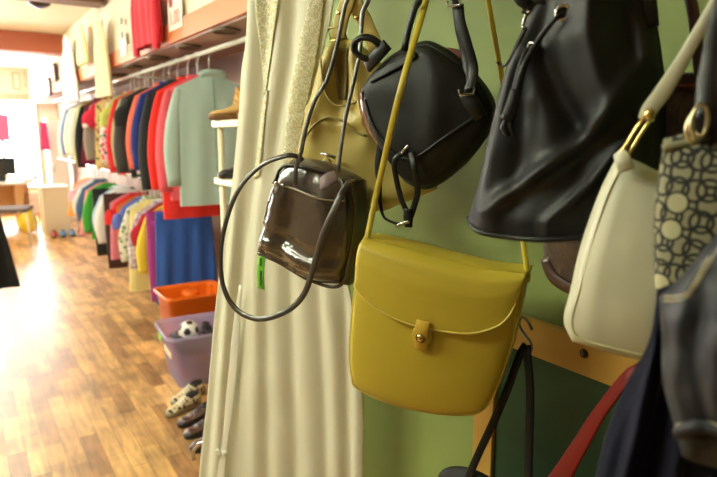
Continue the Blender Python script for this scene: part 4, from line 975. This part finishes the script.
ribbon('handle_tab', on_k([(369, 67, .006), (381, 57, .013), (391, 45, .010)], 0), [0.018, 0.019, 0.017], 0.006, m_blk2, bp_, PK.n, 14)
hk3 = wall_hook(432, -75, 'peg on the green wall holding the black backpack', 0.09); hq = Vector((W - 0.08, hk3.y, hk3.z + 0.004))
ribbon('shoulder_strap', on_k([(405, 51, .003), (409, 30, .002), (414, 10, .0), (418, -12, 0)], 0) + [hq], [0.009, 0.010, 0.011, 0.011, 0.010], 0.004, m_blk2, bp_, PK.n, 30)
ribbon('shoulder_strap', on_k([(473, 96, .002), (466, 60, .0), (459, 30, .0), (456, 5, 0), (450, -25, 0)], 0) + [hq + Vector((0, -.004, .004))], [0.011, 0.010, 0.011, 0.013, 0.012, 0.010], 0.004, m_blk2, bp_, PK.n, 36)
ribbon('strap_tail', on_k([(476, 92, .008), (476, 70, .010), (470, 45, .010), (463, 22, .008), (461, 6, .006)], 0), [0.013, 0.014, 0.013, 0.013, 0.013], 0.003, m_blk2, bp_, PK.n, 30)
ribbon('strap_anchor', on_k([(470, 94, .004), (478, 105, .006), (484, 118, .002)], 0), [0.016, 0.020, 0.016], 0.006, m_blk2, bp_, PK.n, 14)
for c in ((458, 4), (474, 92)):
    tube('buckle', [p + PK.n * .012 for p in on_k([(c[0] - 7, c[1] - 1), (c[0] - 6, c[1] + 4), (c[0] + 6, c[1] + 3), (c[0] + 6, c[1] - 3)], 0)], 0.0018, m_steel, bp_, 8, closed=True)
ribbon('lower_strap', on_k([(414, 150, .004), (404, 160, .014), (402, 180, .016), (406, 200, .012), (411, 214, .008)], 0), 0.008, 0.003, m_blk2, bp_, PK.n, 30)
ribbon('lower_strap', on_k([(418, 152, .004), (424, 168, .014), (423, 190, .016), (418, 205, .012), (413, 217, .008)], 0), 0.009, 0.003, m_blk2, bp_, PK.n, 30)
ribbon('strap_keeper', on_k([(412, 208, .012), (412, 216, .012), (412, 226, .010)], 0), [0.012, 0.014, 0.011], 0.006, m_blk2, bp_, PK.n, 10)
tube('buckle', [p + PK.n * .018 for p in on_k([(403, 225), (408, 222), (415, 220)], 0)], 0.0026, m_steel, bp_, 8, 8)
tube('buckle', [p + PK.n * .014 for p in on_k([(412, 153), (416, 148), (420, 145)], 0)], 0.0020, m_steel, bp_, 8, 8)
ribbon('trailing_strap', [PK.at(x, y) - PK.n * d for x, y, d in ((366, 138, .046), (362, 165, .046), (364, 185, .044), (370, 205, .030), (379, 218, .014), (392, 222, .0), (404, 224, -.008))], [0.012, 0.012, 0.010, 0.006, 0.004, 0.004], 0.002, m_blk2, bp_, PK.n, 36)

# ------------------------------------------------------------------ yellow saddle bag
m_yel = mat('mustard leather', (198, 178, 58), 0.42, bump=(160, 0.06), spec=0.45)
m_yel2 = mat('mustard edge', (214, 194, 90), 0.4)
PY = Plane(58, 0.728)
yg = thing('saddle_bag', 'mustard yellow saddle bag with brass stud clasp, hanging on the green wall', 'bag', PY.at(440, 412))
ye = ([(362, 240), (400, 249), (440, 260), (485, 270), (526, 276)], [(526, 276), (519, 310), (511, 345), (500, 380), (491, 399)], [(357, 388), (392, 403), (430, 411), (462, 414), (480, 411), (491, 399)], [(362, 240), (357, 275), (352, 315), (350, 352), (352, 376), (357, 388)])
def yfront(u, v, px, py): return 0.018 * (16 * u * (1 - u) * v * (1 - v)) ** 0.38 + 0.004 * math.sin(math.pi * u) * v
body('pouch', yg, m_yel, PY, ye, 60, 60, yfront, 0.055, gus=0.004, skew=-RIGHT * 0.006)
_Y = coons(*ye, 51, 51)
def _yn(px, py):
    k = np.argmin((_Y[..., 0] - px) ** 2 + (_Y[..., 1] - py) ** 2); i, j = divmod(int(k), 51); return yfront(j / 50, i / 50, px, py)
def on_y(pts, d): return [PY.at(p[0], p[1]) + PY.n * (_yn(p[0], p[1]) + (p[2] if len(p) > 2 else d)) for p in pts]
tube('piping', on_y([(362, 242), (357, 275), (352, 315), (350, 352), (352, 376), (357, 388), (392, 403), (430, 411), (462, 414), (480, 411), (491, 399), (500, 380), (511, 345), (519, 310), (526, 278)], 0.0), 0.0017, m_yel2, yg, 8, 120)
fb = [(358, 283), (372, 297), (395, 311), (420, 320), (445, 325), (475, 328), (500, 322), (512, 312), (518, 300)]
def yflap(u, v, px, py): return _yn(px, py) * 0.35 + 0.005 + 0.014 * (math.sin(math.pi * (0.08 + 0.84 * u)) ** 0.6) * min(1, v * 2.2 + .1) ** .5 - 0.010 * (1 - min(1, v * 6)) ** 2
fl_ = sheet('flap', yg, m_yel, PY, ([(362, 239), (400, 247), (440, 258), (485, 269), (527, 274)], [(527, 274), (524, 287), (518, 300)], fb, [(362, 239), (359, 260), (358, 283)]), 60, 30, yflap, 0.0028)
sheet('flap_top', yg, m_yel, PY, ([(362, 239), (400, 247), (440, 258), (485, 269), (527, 274)], [(527, 274), (528, 277)], [(363, 242), (400, 250), (440, 261), (485, 272), (528, 277)], [(362, 239), (363, 242)]), 40, 5, lambda u, v, px, py: -0.052 + 0.05 * v, 0.0028)
def on_f(px, py, d): return PY.at(px, py) + PY.n * (_yn(px, py) * .35 + 0.005 + 0.014 + d)
def fdep(k, n): return yflap(k / (n - 1), 1.0, *fb[k])
tube('flap_piping', [PY.at(*fb[k]) + PY.n * (fdep(k, len(fb)) - 0.0005) for k in range(len(fb))], 0.0016, m_yel2, fl_, 8, 80)
cc = on_f(428, 330, -0.004)
v, f = lathe_geo([(0.0140, 0.0), (0.0140, 0.0022), (0.0125, 0.003), (0.002, 0.003)], 36, PY.n, cc); cd_ = link('clasp_disc', v, f, m_yel, yg)
v, f = ring_geo(cc + PY.n * .003, PY.n, 0.0122, 0.0007, 32); link('clasp_stitching', v, f, m_yel2, cd_)
ct_ = ribbon('clasp_tab', [on_f(430.5, 315, 0.002), on_f(429.5, 322, 0.005), on_f(428.5, 331, 0.004), on_f(427, 344, -0.002)], [0.0185, 0.0185, 0.0185, 0.018], 0.003, mat('mustard tab', (212, 176, 60), 0.42), yg, PY.n, 20)
v, f = lathe_geo([(0.0052, 0), (0.0052, 0.0015), (0.004, 0.003), (0.001, 0.0038)], 20, PY.n, on_f(428.5, 330.5, 0.0055)); link('stud', v, f, m_brass, ct_)
v, f = ring_geo(on_f(428.5, 330.5, 0.0055), PY.n, 0.0062, 0.0008, 24); link('stud_collar', v, f, mat('dark brass', (90, 70, 34), 0.4, 0.8), ct_)
hk4 = wall_hook(462, -118, 'peg on the green wall holding the mustard saddle bag', 0.20); hy = Vector((W - 0.19, hk4.y, hk4.z + 0.004))
def dpt(px, py, t): r = ray(px, py); return EYE + r * t
yl = PY.at(363, 243) - PY.n * .012
tl = (yl - EYE).dot(FW)
ribbon('shoulder_strap', [PY.at(360, 262) - PY.n * 0.012, yl] + [dpt(x, y, tl - 0.03 + 0.03 * math.cos(k / 6 * 6.28)) for k, (x, y) in enumerate(((374, 205), (383, 165), (392, 125), (402, 85), (413, 45), (427, -2), (440, -50)))] + [hy], [0.008, 0.0082, 0.0088, 0.009, 0.009, 0.0088, 0.0085], 0.0035, m_yel, yg, PY.n, 60)
yr = PY.at(526, 278) - PY.n * .014
ribbon('shoulder_strap', [PY.at(524.5, 284) - PY.n * .016, yr, dpt(523, 240, .80), dpt(518, 190, .80), dpt(510, 130, .80), dpt(503, 85, .79), dpt(496, 45, .78), dpt(488, 0, .765), dpt(478, -45, .75)] + [hy + Vector((0, -.004, .004))], [0.007, 0.0066, 0.0064], 0.0035, m_yel, yg, Vector((-0.6, -0.7, 0)), 60)

# ------------------------------------------------------------------ chalkboard with its wooden frame
CBX = W - 0.014
m_pine = mat('varnished pine', (204, 166, 78), 0.4, var=(5, (178, 138, 58)), bump=(30, 0.05))
m_board = mat('green chalkboard', (34, 66, 42), 0.6, var=(7, (42, 78, 50)), spec=0.3)
cbd = thing('chalkboard', 'green chalkboard in a pine frame screwed to the green wall, behind the bags', 'chalkboard', at_x(560, 400, W))
# corners follow the board: top rail and left stile
tl_, tr_ = at_x(482, 297, CBX), at_x(520, 312, CBX)
ztop = (at_x(520, 312, CBX).z + at_x(640, 362, CBX).z) / 2; zbot_r = (at_x(533, 357, CBX).z + at_x(637, 396, CBX).z) / 2
yl_o = at_x(474, 400, CBX).y; yl_i = at_x(493.5, 400, CBX).y; y_end = -0.35
box('top_rail', (CBX, y_end, zbot_r), (W - 0.0005, yl_o, ztop), m_pine, cbd, bev=0.0015)
box('stile', (CBX, yl_i, 0.55), (W - 0.0005, yl_o, zbot_r - 0.0005), m_pine, cbd, bev=0.0015)
box('bottom_rail', (CBX, y_end, 0.50), (W - 0.0005, yl_o, 0.549), m_pine, cbd, bev=0.0015)
box('writing_board', (W - 0.008, y_end, 0.551), (W - 0.001, yl_i - 0.0005, zbot_r - 0.0006), m_board, cbd)
for px, py in ((584, 353.5),):
    v, f = lathe_geo([(0.0046, 0), (0.004, 0.0014), (0.0012, 0.0016)], 16, (-1, 0, 0), at_x(px, py, CBX - 0.0002)); scw = link('screw', v, f, mat('dark screw', (70, 60, 40), 0.4, 0.8), cbd)
    v, f = ring_geo(at_x(px, py, CBX - 0.0004), (-1, 0, 0), 0.0056, 0.0008, 18); link('screw_cup', v, f, MATS['dark brass'], scw)

# S hook with a black bag
q0 = [at_x(x, y, CBX - d) for x, y, d in ((532, 330, .004), (527, 320, .005), (521, 317, .008), (519, 325, .012), (524, 334, .014), (530, 342, .016), (531, 350, .020), (526, 353, .024), (522, 348, .026))]
sh_ = thing('wire_hook', 'grey S-shaped wire hook on the pine rail, holding the black strap', 'hook', q0[-1])
tube('wire', q0, 0.0022, mat('grey wire', (130, 134, 128), 0.35, 0.9), sh_, 8, 50)
PS = Plane(85, 0.606)
kb = thing('shoulder_bag', 'black shoulder bag hanging low by a long strap from the S-shaped hook', 'bag', PS.at(500, 640))
m_nyl = mat('black nylon', (10, 11, 13), 0.6, spec=0.25)
ribbon('strap', [PS.at(527, 346), PS.at(529, 352) + PS.n * .004, PS.at(530, 390), PS.at(529, 440), PS.at(528, 500), PS.at(528, 540)], [0.011, 0.012, 0.012, 0.012], 0.003, m_nyl, kb, PS.n, 30)
ribbon('strap', [PS.at(526, 345), PS.at(521, 355) + PS.n * .003, PS.at(508, 388), PS.at(492, 425), PS.at(478, 455), PS.at(468, 480), PS.at(466, 500)], [0.010, 0.011, 0.011, 0.012], 0.003, m_nyl, kb, PS.n, 40)
body('pouch', kb, m_nyl, PS, ([(438, 478), (446, 473), (466, 475), (500, 492), (545, 510)], [(545, 510), (548, 570), (540, 640)], [(435, 620), (480, 640), (540, 640)], [(438, 478), (434, 540), (435, 620)]), 24, 24, dome(0.015), 0.02)

# red strap on a hook
PR = Plane(85, 0.572)
q1 = [at_x(x, y, CBX - d) for x, y, d in ((655, 357, .002), (648, 358, .012), (640, 363, .026), (634, 370, .036), (632, 378, .046), (636, 384, .056), (642, 384, .060), (645, 378, .062))]
rh = thing('wire_hook', 'thin wire hook on the pine rail, holding the red strap', 'hook', q1[-1]); tube('wire', q1, 0.0022, MATS['grey wire'], rh, 8, 40)
m_redl = mat('red leather', (100, 16, 12), 0.5, spec=0.2, bump=(90, 0.06))
rs = thing('handbag', 'red leather handbag on a wide strap, its body hanging out of view', 'bag', PR.at(480, 880))
ribbon('hanging_strap', [PR.at(x, y) + PR.n * d for x, y, d in ((646, 388, -.004), (646, 374, -.002), (640, 369, .0), (628, 377, .002), (612, 397, .002), (596, 420, .002), (580, 446, .001), (563, 474, .0), (548, 500, 0), (520, 560, 0), (480, 650, 0), (460, 720, .004))], [0.015, 0.016, 0.021, 0.029, 0.034, 0.037, 0.038, 0.038, 0.038], 0.0035, m_redl, rs, PR.n, 60, [40, 20, 0, 0, 0, 0])
body('pouch', rs, m_redl, PR, ([(400, 720), (450, 705), (500, 705), (560, 720)], [(560, 720), (565, 800), (550, 880)], [(410, 880), (480, 890), (550, 880)], [(400, 720), (395, 800), (410, 880)]), 24, 24, dome(0.012), 0.02)

# ------------------------------------------------------------------ brown suede bag far behind
m_sue = mat('brown suede', (84, 64, 42), 0.95, var=(28, (52, 38, 26)), bump=(120, 0.6, 0.004), sheen=0.3)
m_dbr = mat('dark brown leather', (62, 34, 24), 0.4)
PU = Plane(84, 0.600)
ub = thing('tote_bag', 'brown suede tote with dark leather trim, behind the black drawstring bag and white bag', 'bag', PU.at(620, 300))
body('pouch', ub, m_sue, PU, ([(560, 62), (620, 72), (680, 78), (740, 74)], [(740, 74), (752, 170), (755, 330)], [(560, 284), (620, 312), (690, 330), (755, 330)], [(560, 62), (548, 150), (543, 220), (545, 265), (560, 284)]), 40, 40, dome(0.012), 0.030)
ribbon('top_trim', [PU.at(x, y) + PU.n * .006 for x, y in ((562, 66), (620, 77), (680, 83), (738, 79))], 0.016, 0.006, m_dbr, ub, PU.n, 30)
ribbon('base_trim', [PU.at(x, y) + PU.n * d for x, y, d in ((546, 258, .001), (553, 274, .003), (566, 284, .005), (590, 295, .006), (640, 316, .006), (700, 328, .005), (750, 328, .002))], 0.014, 0.005, m_dbr, ub, PU.n, 40)
tube('stitching', [PU.at(x, y) + PU.n * .0095 for x, y in ((565, 69), (620, 80), (680, 86), (736, 82))], 0.0008, mat('rust thread', (150, 80, 50), 0.7), ub, 5, 30)
hk5 = wall_hook(660, -70, 'peg on the green wall holding the brown suede tote', 0.03)
for a_, b_ in ((600, 620), (705, 690)): ribbon('strap', [PU.at(a_, 76) + PU.n * .010, PU.at(b_, -10) + PU.n * .006, Vector((W - 0.026, hk5.y, hk5.z + .004 + (0.004 if a_ > 650 else 0)))], 0.010, 0.003, m_dbr, ub, PU.n, 20)

# ------------------------------------------------------------------ black drawstring bucket bag
m_drw = mat('black grained leather', (20, 21, 23), 0.52, bump=(90, 0.1), spec=0.3)
PW = Plane(64, 0.618)
dw = thing('drawstring_bag', 'large black drawstring bucket bag with silver eyelets, between the mustard bag and white bag', 'bag', PW.at(560, 232))
we = ([(552, -24), (580, -34), (612, -34), (642, -24)], [(642, -24), (652, 10), (660, 60), (664, 110), (660, 200)], [(468, 220), (490, 229), (520, 233), (560, 234), (610, 228), (660, 200)], [(552, -24), (534, 8), (512, 55), (495, 115), (482, 170), (468, 220)])
wf = ridges([([(560, -20), (545, 40), (560, 90), (585, 130)], 16, -0.016), ([(648, 60), (620, 110), (580, 150), (520, 190), (500, 205)], 13, 0.015), ([(600, -20), (598, 40), (610, 90)], 14, 0.012), ([(515, 60), (500, 130), (488, 200)], 9, 0.008), ([(530, 90), (530, 150), (525, 175)], 14, -0.012), ([(640, 130), (600, 180), (560, 215)], 8, 0.008), ([(630, 20), (640, 60)], 9, -0.010)])
def wfront(u, v, px, py): return 0.045 * (4 * u * (1 - u)) ** 0.5 * (0.75 + 0.25 * v) + wf(px, py) * (4 * u * (1 - u)) ** 0.35 + 0.002 * nz((px, py), 0.03, 6)
body('bucket', dw, m_drw, PW, we, 70, 70, wfront, 0.012, back=lambda u, v: 0.018 * (4 * u * (1 - u)) ** 0.5, gus=0.002)
_Wn = coons(*we, 61, 61)
def _wn(px, py):
    k = np.argmin((_Wn[..., 0] - px) ** 2 + (_Wn[..., 1] - py) ** 2); i, j = divmod(int(k), 61); return wfront(j / 60, i / 60, px, py)
def on_w(pts, d): return [PW.at(p[0], p[1]) + PW.n * (_wn(p[0], p[1]) + (p[2] if len(p) > 2 else d)) for p in pts]
tube('base_piping', on_w([(469, 218), (490, 227), (520, 231), (560, 232), (610, 226), (658, 199)], 0.0015), 0.0028, m_blk2, dw, 8, 60)
tube('side_seam', on_w([(530, 30), (515, 62), (503, 66), (497, 62)], 0.001), 0.0014, m_blk2, dw, 6, 20)
def eyelet(px, py, r, tlt):
    p = on_w([(px, py)], 0.002)[0]; ax = (PW.n + RIGHT * tlt).normalized(); v, f = ring_geo(p, ax, r, r * 0.30, 28); e_ = link('eyelet', v, f, m_steel, dw)
    v, f = lathe_geo([(r * 0.85, 0), (r * .1, 0.0004)], 20, ax, p); link('eyelet_hole', v, f, mat('dark hole', (8, 8, 8), 0.9), e_)
eyelet(571, 18.5, 0.0062, 0.05); eyelet(537, 50, 0.0044, -0.7)
eyelet(600, -3, 0.0052, 0.3)
tube('drawcord', on_w([(570, 20, .001), (566, 24, .008), (556, 33, .012), (545, 47, .014), (535, 70, .016), (528, 92, .016), (524, 108, .014)], 0), [0.0018, 0.003, 0.0036, 0.0036], m_drw, dw, 8, 40)
tube('drawcord', on_w([(538, 52, .001), (534, 56, .006), (530, 70, .010), (526, 85, .012), (521, 108, .012)], 0), 0.0034, m_drw, dw, 8, 30)
tg_ = ribbon('cord_toggle', on_w([(527, 92, .017), (524, 105, .017), (519.5, 119, .016)], 0), [0.010, 0.0115, 0.0125], 0.009, m_drw, dw, PW.n, 10)
v, f = ring_geo(on_w([(519.5, 119)], .016)[0], Vector((0.2, -0.2, 1)), 0.0058, 0.0022, 16); link('toggle_rim', v, f, m_blk2, tg_)
for dx in (-2.5, 3): tube('cord_end', on_w([(520 + dx * .4, 120, .016), (519 + dx, 127, .016), (522 + dx, 136, .014)], 0), [0.0034, 0.0044, 0.0022], m_drw, dw, 8, 10)
tube('strap_ring', on_w([(532, 13, .001), (528, 14, .004), (524, 26, .004), (527, 30, .002)], 0), 0.0017, m_steel, dw, 8, 14)
hk6 = wall_hook(560, -115, 'peg on the green wall holding the black drawstring bag', 0.13); hw_ = Vector((W - 0.12, hk6.y, hk6.z + .004))
ribbon('shoulder_strap', on_w([(529, 16, .004), (534, 4, .006), (541, -8, .008)], 0) + [hw_.lerp(PW.at(545, -30), .4), hw_], [0.014, 0.015, 0.015, 0.013], 0.004, m_blk2, dw, PW.n, 24)
ribbon('shoulder_strap', on_w([(652, 30, .0), (648, -4, .004), (640, -25, .006)], 0) + [hw_.lerp(PW.at(635, -50), .4), hw_ + Vector((0, -.003, .004))], [0.014, 0.015, 0.015, 0.013], 0.004, m_blk2, dw, PW.n, 24)
ribbon('strap_end', on_w([(519, -4, .012), (526, 3, .012), (532, 8, .010)], 0), [0.010, 0.012, 0.010], 0.004, m_blk2, dw, PW.n, 10)

# ------------------------------------------------------------------ white shoulder bag
m_wht = mat('white leather', (206, 207, 182), 0.4, bump=(110, 0.05))
PH = Plane(66, 0.512)
wb = thing('handbag', 'smooth white leather handbag with gold bar ring, beside the black drawstring bag', 'bag', PH.at(620, 355))
he = ([(617, 161), (638, 171), (661, 183), (700, 197)], [(700, 197), (712, 270), (716, 372)], [(573, 341), (600, 349), (650, 361), (716, 372)], [(617, 161), (601, 196), (586, 242), (573, 290), (565, 320), (573, 341)])
def hfront(u, v, px, py): return 0.018 * (16 * u * (1 - u) * v * (1 - v)) ** 0.6 + 0.0012 * math.exp(-((u - 0.16) / 0.07) ** 2) * math.sin(math.pi * v) + 0.001 * nz((px, py), .03, 8)
body('pouch', wb, m_wht, PH, he, 50, 60, hfront, 0.034, gus=0.006)
_Hn = coons(*he, 41, 41)
def _hn(px, py):
    k = np.argmin((_Hn[..., 0] - px) ** 2 + (_Hn[..., 1] - py) ** 2); i, j = divmod(int(k), 41); return hfront(j / 40, i / 40, px, py)
tube('stitching', [PH.at(x, y) + PH.n * (_hn(x, y) + 0.0004) for x, y in ((622, 166), (608, 198), (594, 242), (581, 290), (573, 320), (580, 336), (610, 345), (660, 356))], 0.0008, mat('cream thread', (206, 204, 160), 0.7), wb, 5, 60)
gb = [PH.at(x, y, .010) for x, y in ((622, 152), (619, 158), (625, 159), (633, 147), (646, 126), (653, 116), (648, 112), (638, 126))]
tube('bar_ring', gb, 0.0016, m_brass, wb, 8, closed=True)
v, f = lathe_geo([(0.0042, 0), (0.0038, 0.0015), (0.001, 0.003)], 16, PH.n, PH.at(650, 114, .0135)); link('rivet', v, f, m_brass, wb)
ribbon('ring_tab', [PH.at(619, 153, .008), PH.at(622, 158, .013), PH.at(624, 163, .014), PH.at(627, 170, .012)], [0.009, 0.012, 0.011], 0.004, m_wht, wb, PH.n, 8)
ribbon('shoulder_strap', [PH.at(646, 119, .006), PH.at(650, 109, .010), PH.at(662, 93, .006), PH.at(680, 64), PH.at(698, 33), PH.at(716, 2), PH.at(740, -45), PH.at(752, -70) - PH.n * .03], [0.011, 0.012, 0.009, 0.0085, 0.009, 0.010, 0.010], 0.003, m_wht, wb, PH.n, 50)
wall_hook(800, -135, 'peg on the green wall holding the white handbag and the ring patterned bag', 0.16)
ribbon('hanging_strap', [PH.at(752, -70) - PH.n * .03, PH.at(742, -20) - PH.n * .034, PH.at(722, 60) - PH.n * .036, PH.at(705, 150) - PH.n * .030], 0.009, 0.003, m_wht, wb, PH.n, 30)

# ------------------------------------------------------------------ ring patterned bag
def ring_mat():
    m = mat('ring patterned cloth', (150, 150, 116), 0.85); nt = m.node_tree; b = nt.nodes['Principled BSDF']; L = nt.links
    uv = nt.nodes.new('ShaderNodeUVMap'); prev = None
    def math_(op, a, bb=None):
        n = nt.nodes.new('ShaderNodeMath'); n.operation = op
        for i, q in enumerate((a, bb)):
            if q is None: continue
            if isinstance(q, float): n.inputs[i].default_value = q
            else: L.new(q, n.inputs[i])
        return n.outputs[0]
    out = None; ov = None
    for k, off in enumerate(((0.0, 0.0), (0.45, 0.5), (0.55, 0.0))):
        mp = nt.nodes.new('ShaderNodeMapping'); mp.inputs['Scale'].default_value = (52, 52, 52); mp.inputs['Location'].default_value = (off[0], off[1], 0); mp.inputs['Rotation'].default_value = (0, 0, 0.12)
        L.new(uv.outputs[0], mp.inputs['Vector'])
        v = nt.nodes.new('ShaderNodeTexVoronoi'); v.voronoi_dimensions = '2D'; v.inputs['Scale'].default_value = 1; v.inputs['Randomness'].default_value = 0.12
        L.new(mp.outputs[0], v.inputs['Vector'])
        r = math_('LESS_THAN', math_('ABSOLUTE', math_('SUBTRACT', v.outputs['Distance'], 0.36)), 0.055)
        out = r if out is None else math_('MAXIMUM', out, r)
        if k == 1:
            sp = nt.nodes.new('ShaderNodeSeparateColor'); L.new(v.outputs['Color'], sp.inputs[0])
            ov = math_('MULTIPLY', math_('LESS_THAN', v.outputs['Distance'], 0.33), math_('GREATER_THAN', sp.outputs[0], 0.82))
    a = nt.nodes.new('ShaderNodeMix'); a.data_type = 'RGBA'; a.inputs['A'].default_value = rgb((136, 134, 106)); a.inputs['B'].default_value = rgb((26, 28, 25)); L.new(out, a.inputs['Factor'])
    c = nt.nodes.new('ShaderNodeMix'); c.data_type = 'RGBA'; c.inputs['B'].default_value = rgb((172, 170, 134)); L.new(ov, c.inputs['Factor']); L.new(a.outputs['Result'], c.inputs['A'])
    L.new(c.outputs['Result'], b.inputs['Base Color']); return m
m_rng = ring_mat()
PP = Plane(72, 0.452)
pb = thing('handbag', 'grey cloth handbag with a black ring pattern and black handle', 'bag', PP.at(700, 320))
pe = ([(664, 146), (690, 140), (717, 135), (770, 132)], [(770, 132), (782, 220), (780, 320)], [(657, 315), (700, 330), (780, 320)], [(664, 146), (659, 200), (657, 260), (657, 315)])
body('pouch', pb, m_rng, PP, pe, 40, 40, dome(0.012, 0.4), 0.030)
m_navyl = mat('black handle leather', (14, 14, 18), 0.4, spec=0.35)
ribbon('handle', [PP.at(712, 142) + PP.n * .006, PP.at(711, 120) + PP.n * .012, PP.at(712, 100) + PP.n * .008, PP.at(715, 60), PP.at(722, 10), PP.at(740, -40), PP.at(752, -80) - PP.n * .05], [0.012, 0.018, 0.011, 0.010, 0.010], 0.005, m_navyl, pb, PP.n, 40)
ribbon('handle', [PP.at(748, 140) - PP.n * .026, PP.at(752, 60) - PP.n * .02, PP.at(752, 0) - PP.n * .02, PP.at(752, -80) - PP.n * .05], 0.010, 0.004, m_navyl, pb, PP.n, 24)
for x, y, s in ((704, 122, 1.0), (697, 128, 0.85)):
    v, f = ring_geo(PP.at(x, y) + PP.n * (.016 if s == 1 else .012), (PP.n + RIGHT * 0.5).normalized(), 0.0085 * s, 0.0016, 28, 0.55, 1.2, a=RIGHT); link('ring', v, f, mat('pale gold', (216, 208, 170), 0.3, 1.0), pb)
ribbon('top_trim', [PP.at(x, y) + PP.n * .004 for x, y in ((664, 148), (690, 142), (717, 137), (768, 134))], 0.005, 0.004, MATS['ring patterned cloth'], pb, PP.n, 24)

# ------------------------------------------------------------------ navy garment and dark leather bag, nearest
m_den = mat('navy denim', (20, 23, 42), 0.9, bump=(220, 0.3), var=(9, (15, 17, 32)), spec=0.2)
PN = Plane(66, 0.418)
nv_ = thing('denim_jacket', 'dark navy denim garment hanging under the slate leather bag', 'garment', PN.at(660, 560))
nfold = ridges([([(655, 350), (640, 420), (622, 500)], 7, 0.010), ([(672, 340), (660, 420), (645, 520)], 8, -0.008), ([(690, 380), (680, 450), (670, 520)], 8, 0.008)])
ne = ([(658, 300), (690, 290), (740, 295)], [(740, 295), (760, 420), (765, 560)], [(585, 560), (660, 572), (765, 560)], [(658, 300), (652, 350), (630, 398), (610, 445), (595, 500), (585, 560)])
body('cloth', nv_, m_den, PN, ne, 50, 50, lambda u, v, px, py: nfold(px, py) + 0.008 * (16 * u * (1 - u) * v * (1 - v)) ** 0.5 + 0.002 * nz((px, py), .05, 2), 0.012)
tube('hanging_loop', [PN.at(715, 297) - PN.n * .004, PN.at(720, 286) - PN.n * .004, PN.at(728, 286) - PN.n * .004, PN.at(733, 297) - PN.n * .004], 0.0015, m_den, nv_, 6, 12)
tube('seam', [PN.at(x, y) + PN.n * (nfold(x, y) + 0.008) for x, y in ((676, 320), (664, 380), (648, 440), (632, 520))], 0.0016, m_den, nv_, 6, 40)
m_slt = mat('slate leather', (44, 46, 52), 0.5, bump=(60, 0.1), spec=0.25)
m_crt = mat('cream topstitching', (196, 188, 150), 0.7)
PL = Plane(68, 0.378)
sl_ = thing('handbag', 'slate grey leather handbag with cream topstitching, hanging nearest of all', 'bag', PL.at(700, 470))
se = ([(661, 304), (682, 284), (717, 241), (780, 180)], [(780, 180), (800, 330), (800, 470)], [(682, 455), (700, 464), (740, 470), (800, 470)], [(661, 304), (664, 340), (665, 383), (672, 415), (682, 455)])
sfold = ridges([([(668, 310), (690, 316), (730, 330)][::1], 6, 0.0), ([(688, 270), (680, 320), (676, 380), (690, 430)], 9, 0.007), ([(705, 300), (698, 360), (712, 420)], 8, -0.007), ([(725, 320), (718, 380)], 8, 0.006)])
def sfront(u, v, px, py): return 0.020 * (16 * u * (1 - u) * v * (1 - v)) ** 0.75 + 0.4 * sfold(px, py) + 0.003 * nz((px, py), .035, 12)
body('pouch', sl_, m_slt, PL, se, 50, 50, sfront, 0.022, gus=0.003, ng=6)
_Sn = coons(*se, 41, 41)
def _sn(px, py):
    k = np.argmin((_Sn[..., 0] - px) ** 2 + (_Sn[..., 1] - py) ** 2); i, j = divmod(int(k), 41); return sfront(j / 40, i / 40, px, py)
def on_s(pts, d): return [PL.at(x, y) + PL.n * (_sn(x, y) + d) for x, y in pts]
for d in (0, 1): tube('topstitching', on_s([(664, 301 - d * 4), (678, 299 - d * 4), (690, 293 - d * 4), (702 - d * 2, 276 - d * 3), (710 - d * 2, 262 - d * 3), (724, 240 - d * 4)], 0.0006), 0.00055, m_crt, sl_, 5, 50)
tube('rolled_edge', on_s([(677, 434), (682, 424), (695, 418), (708, 417), (725, 420)], 0.002), [0.002, 0.0035, 0.004, 0.003], m_slt, sl_, 10, 30)
tube('topstitching', on_s([(675, 429), (680, 419), (695, 413), (708, 412), (724, 415)], 0.0012), 0.0006, m_crt, sl_, 5, 40)
sheet('opening', sl_, mat('dark lining', (22, 20, 18), 0.9), PL, ([(684, 428), (696, 422), (712, 421)], [(712, 421), (724, 430)], [(690, 440), (706, 442), (724, 430)], [(684, 428), (690, 440)]), 12, 8, lambda u, v, px, py: _sn(px, py) + 0.002, 0.001)
ribbon('hanging_strap', [PL.at(745, 225) + PL.n * .008, PL.at(745, 120), PL.at(752, 0), PL.at(760, -90) - PL.n * .05], 0.012, 0.004, m_slt, sl_, PL.n, 24)
#=END=
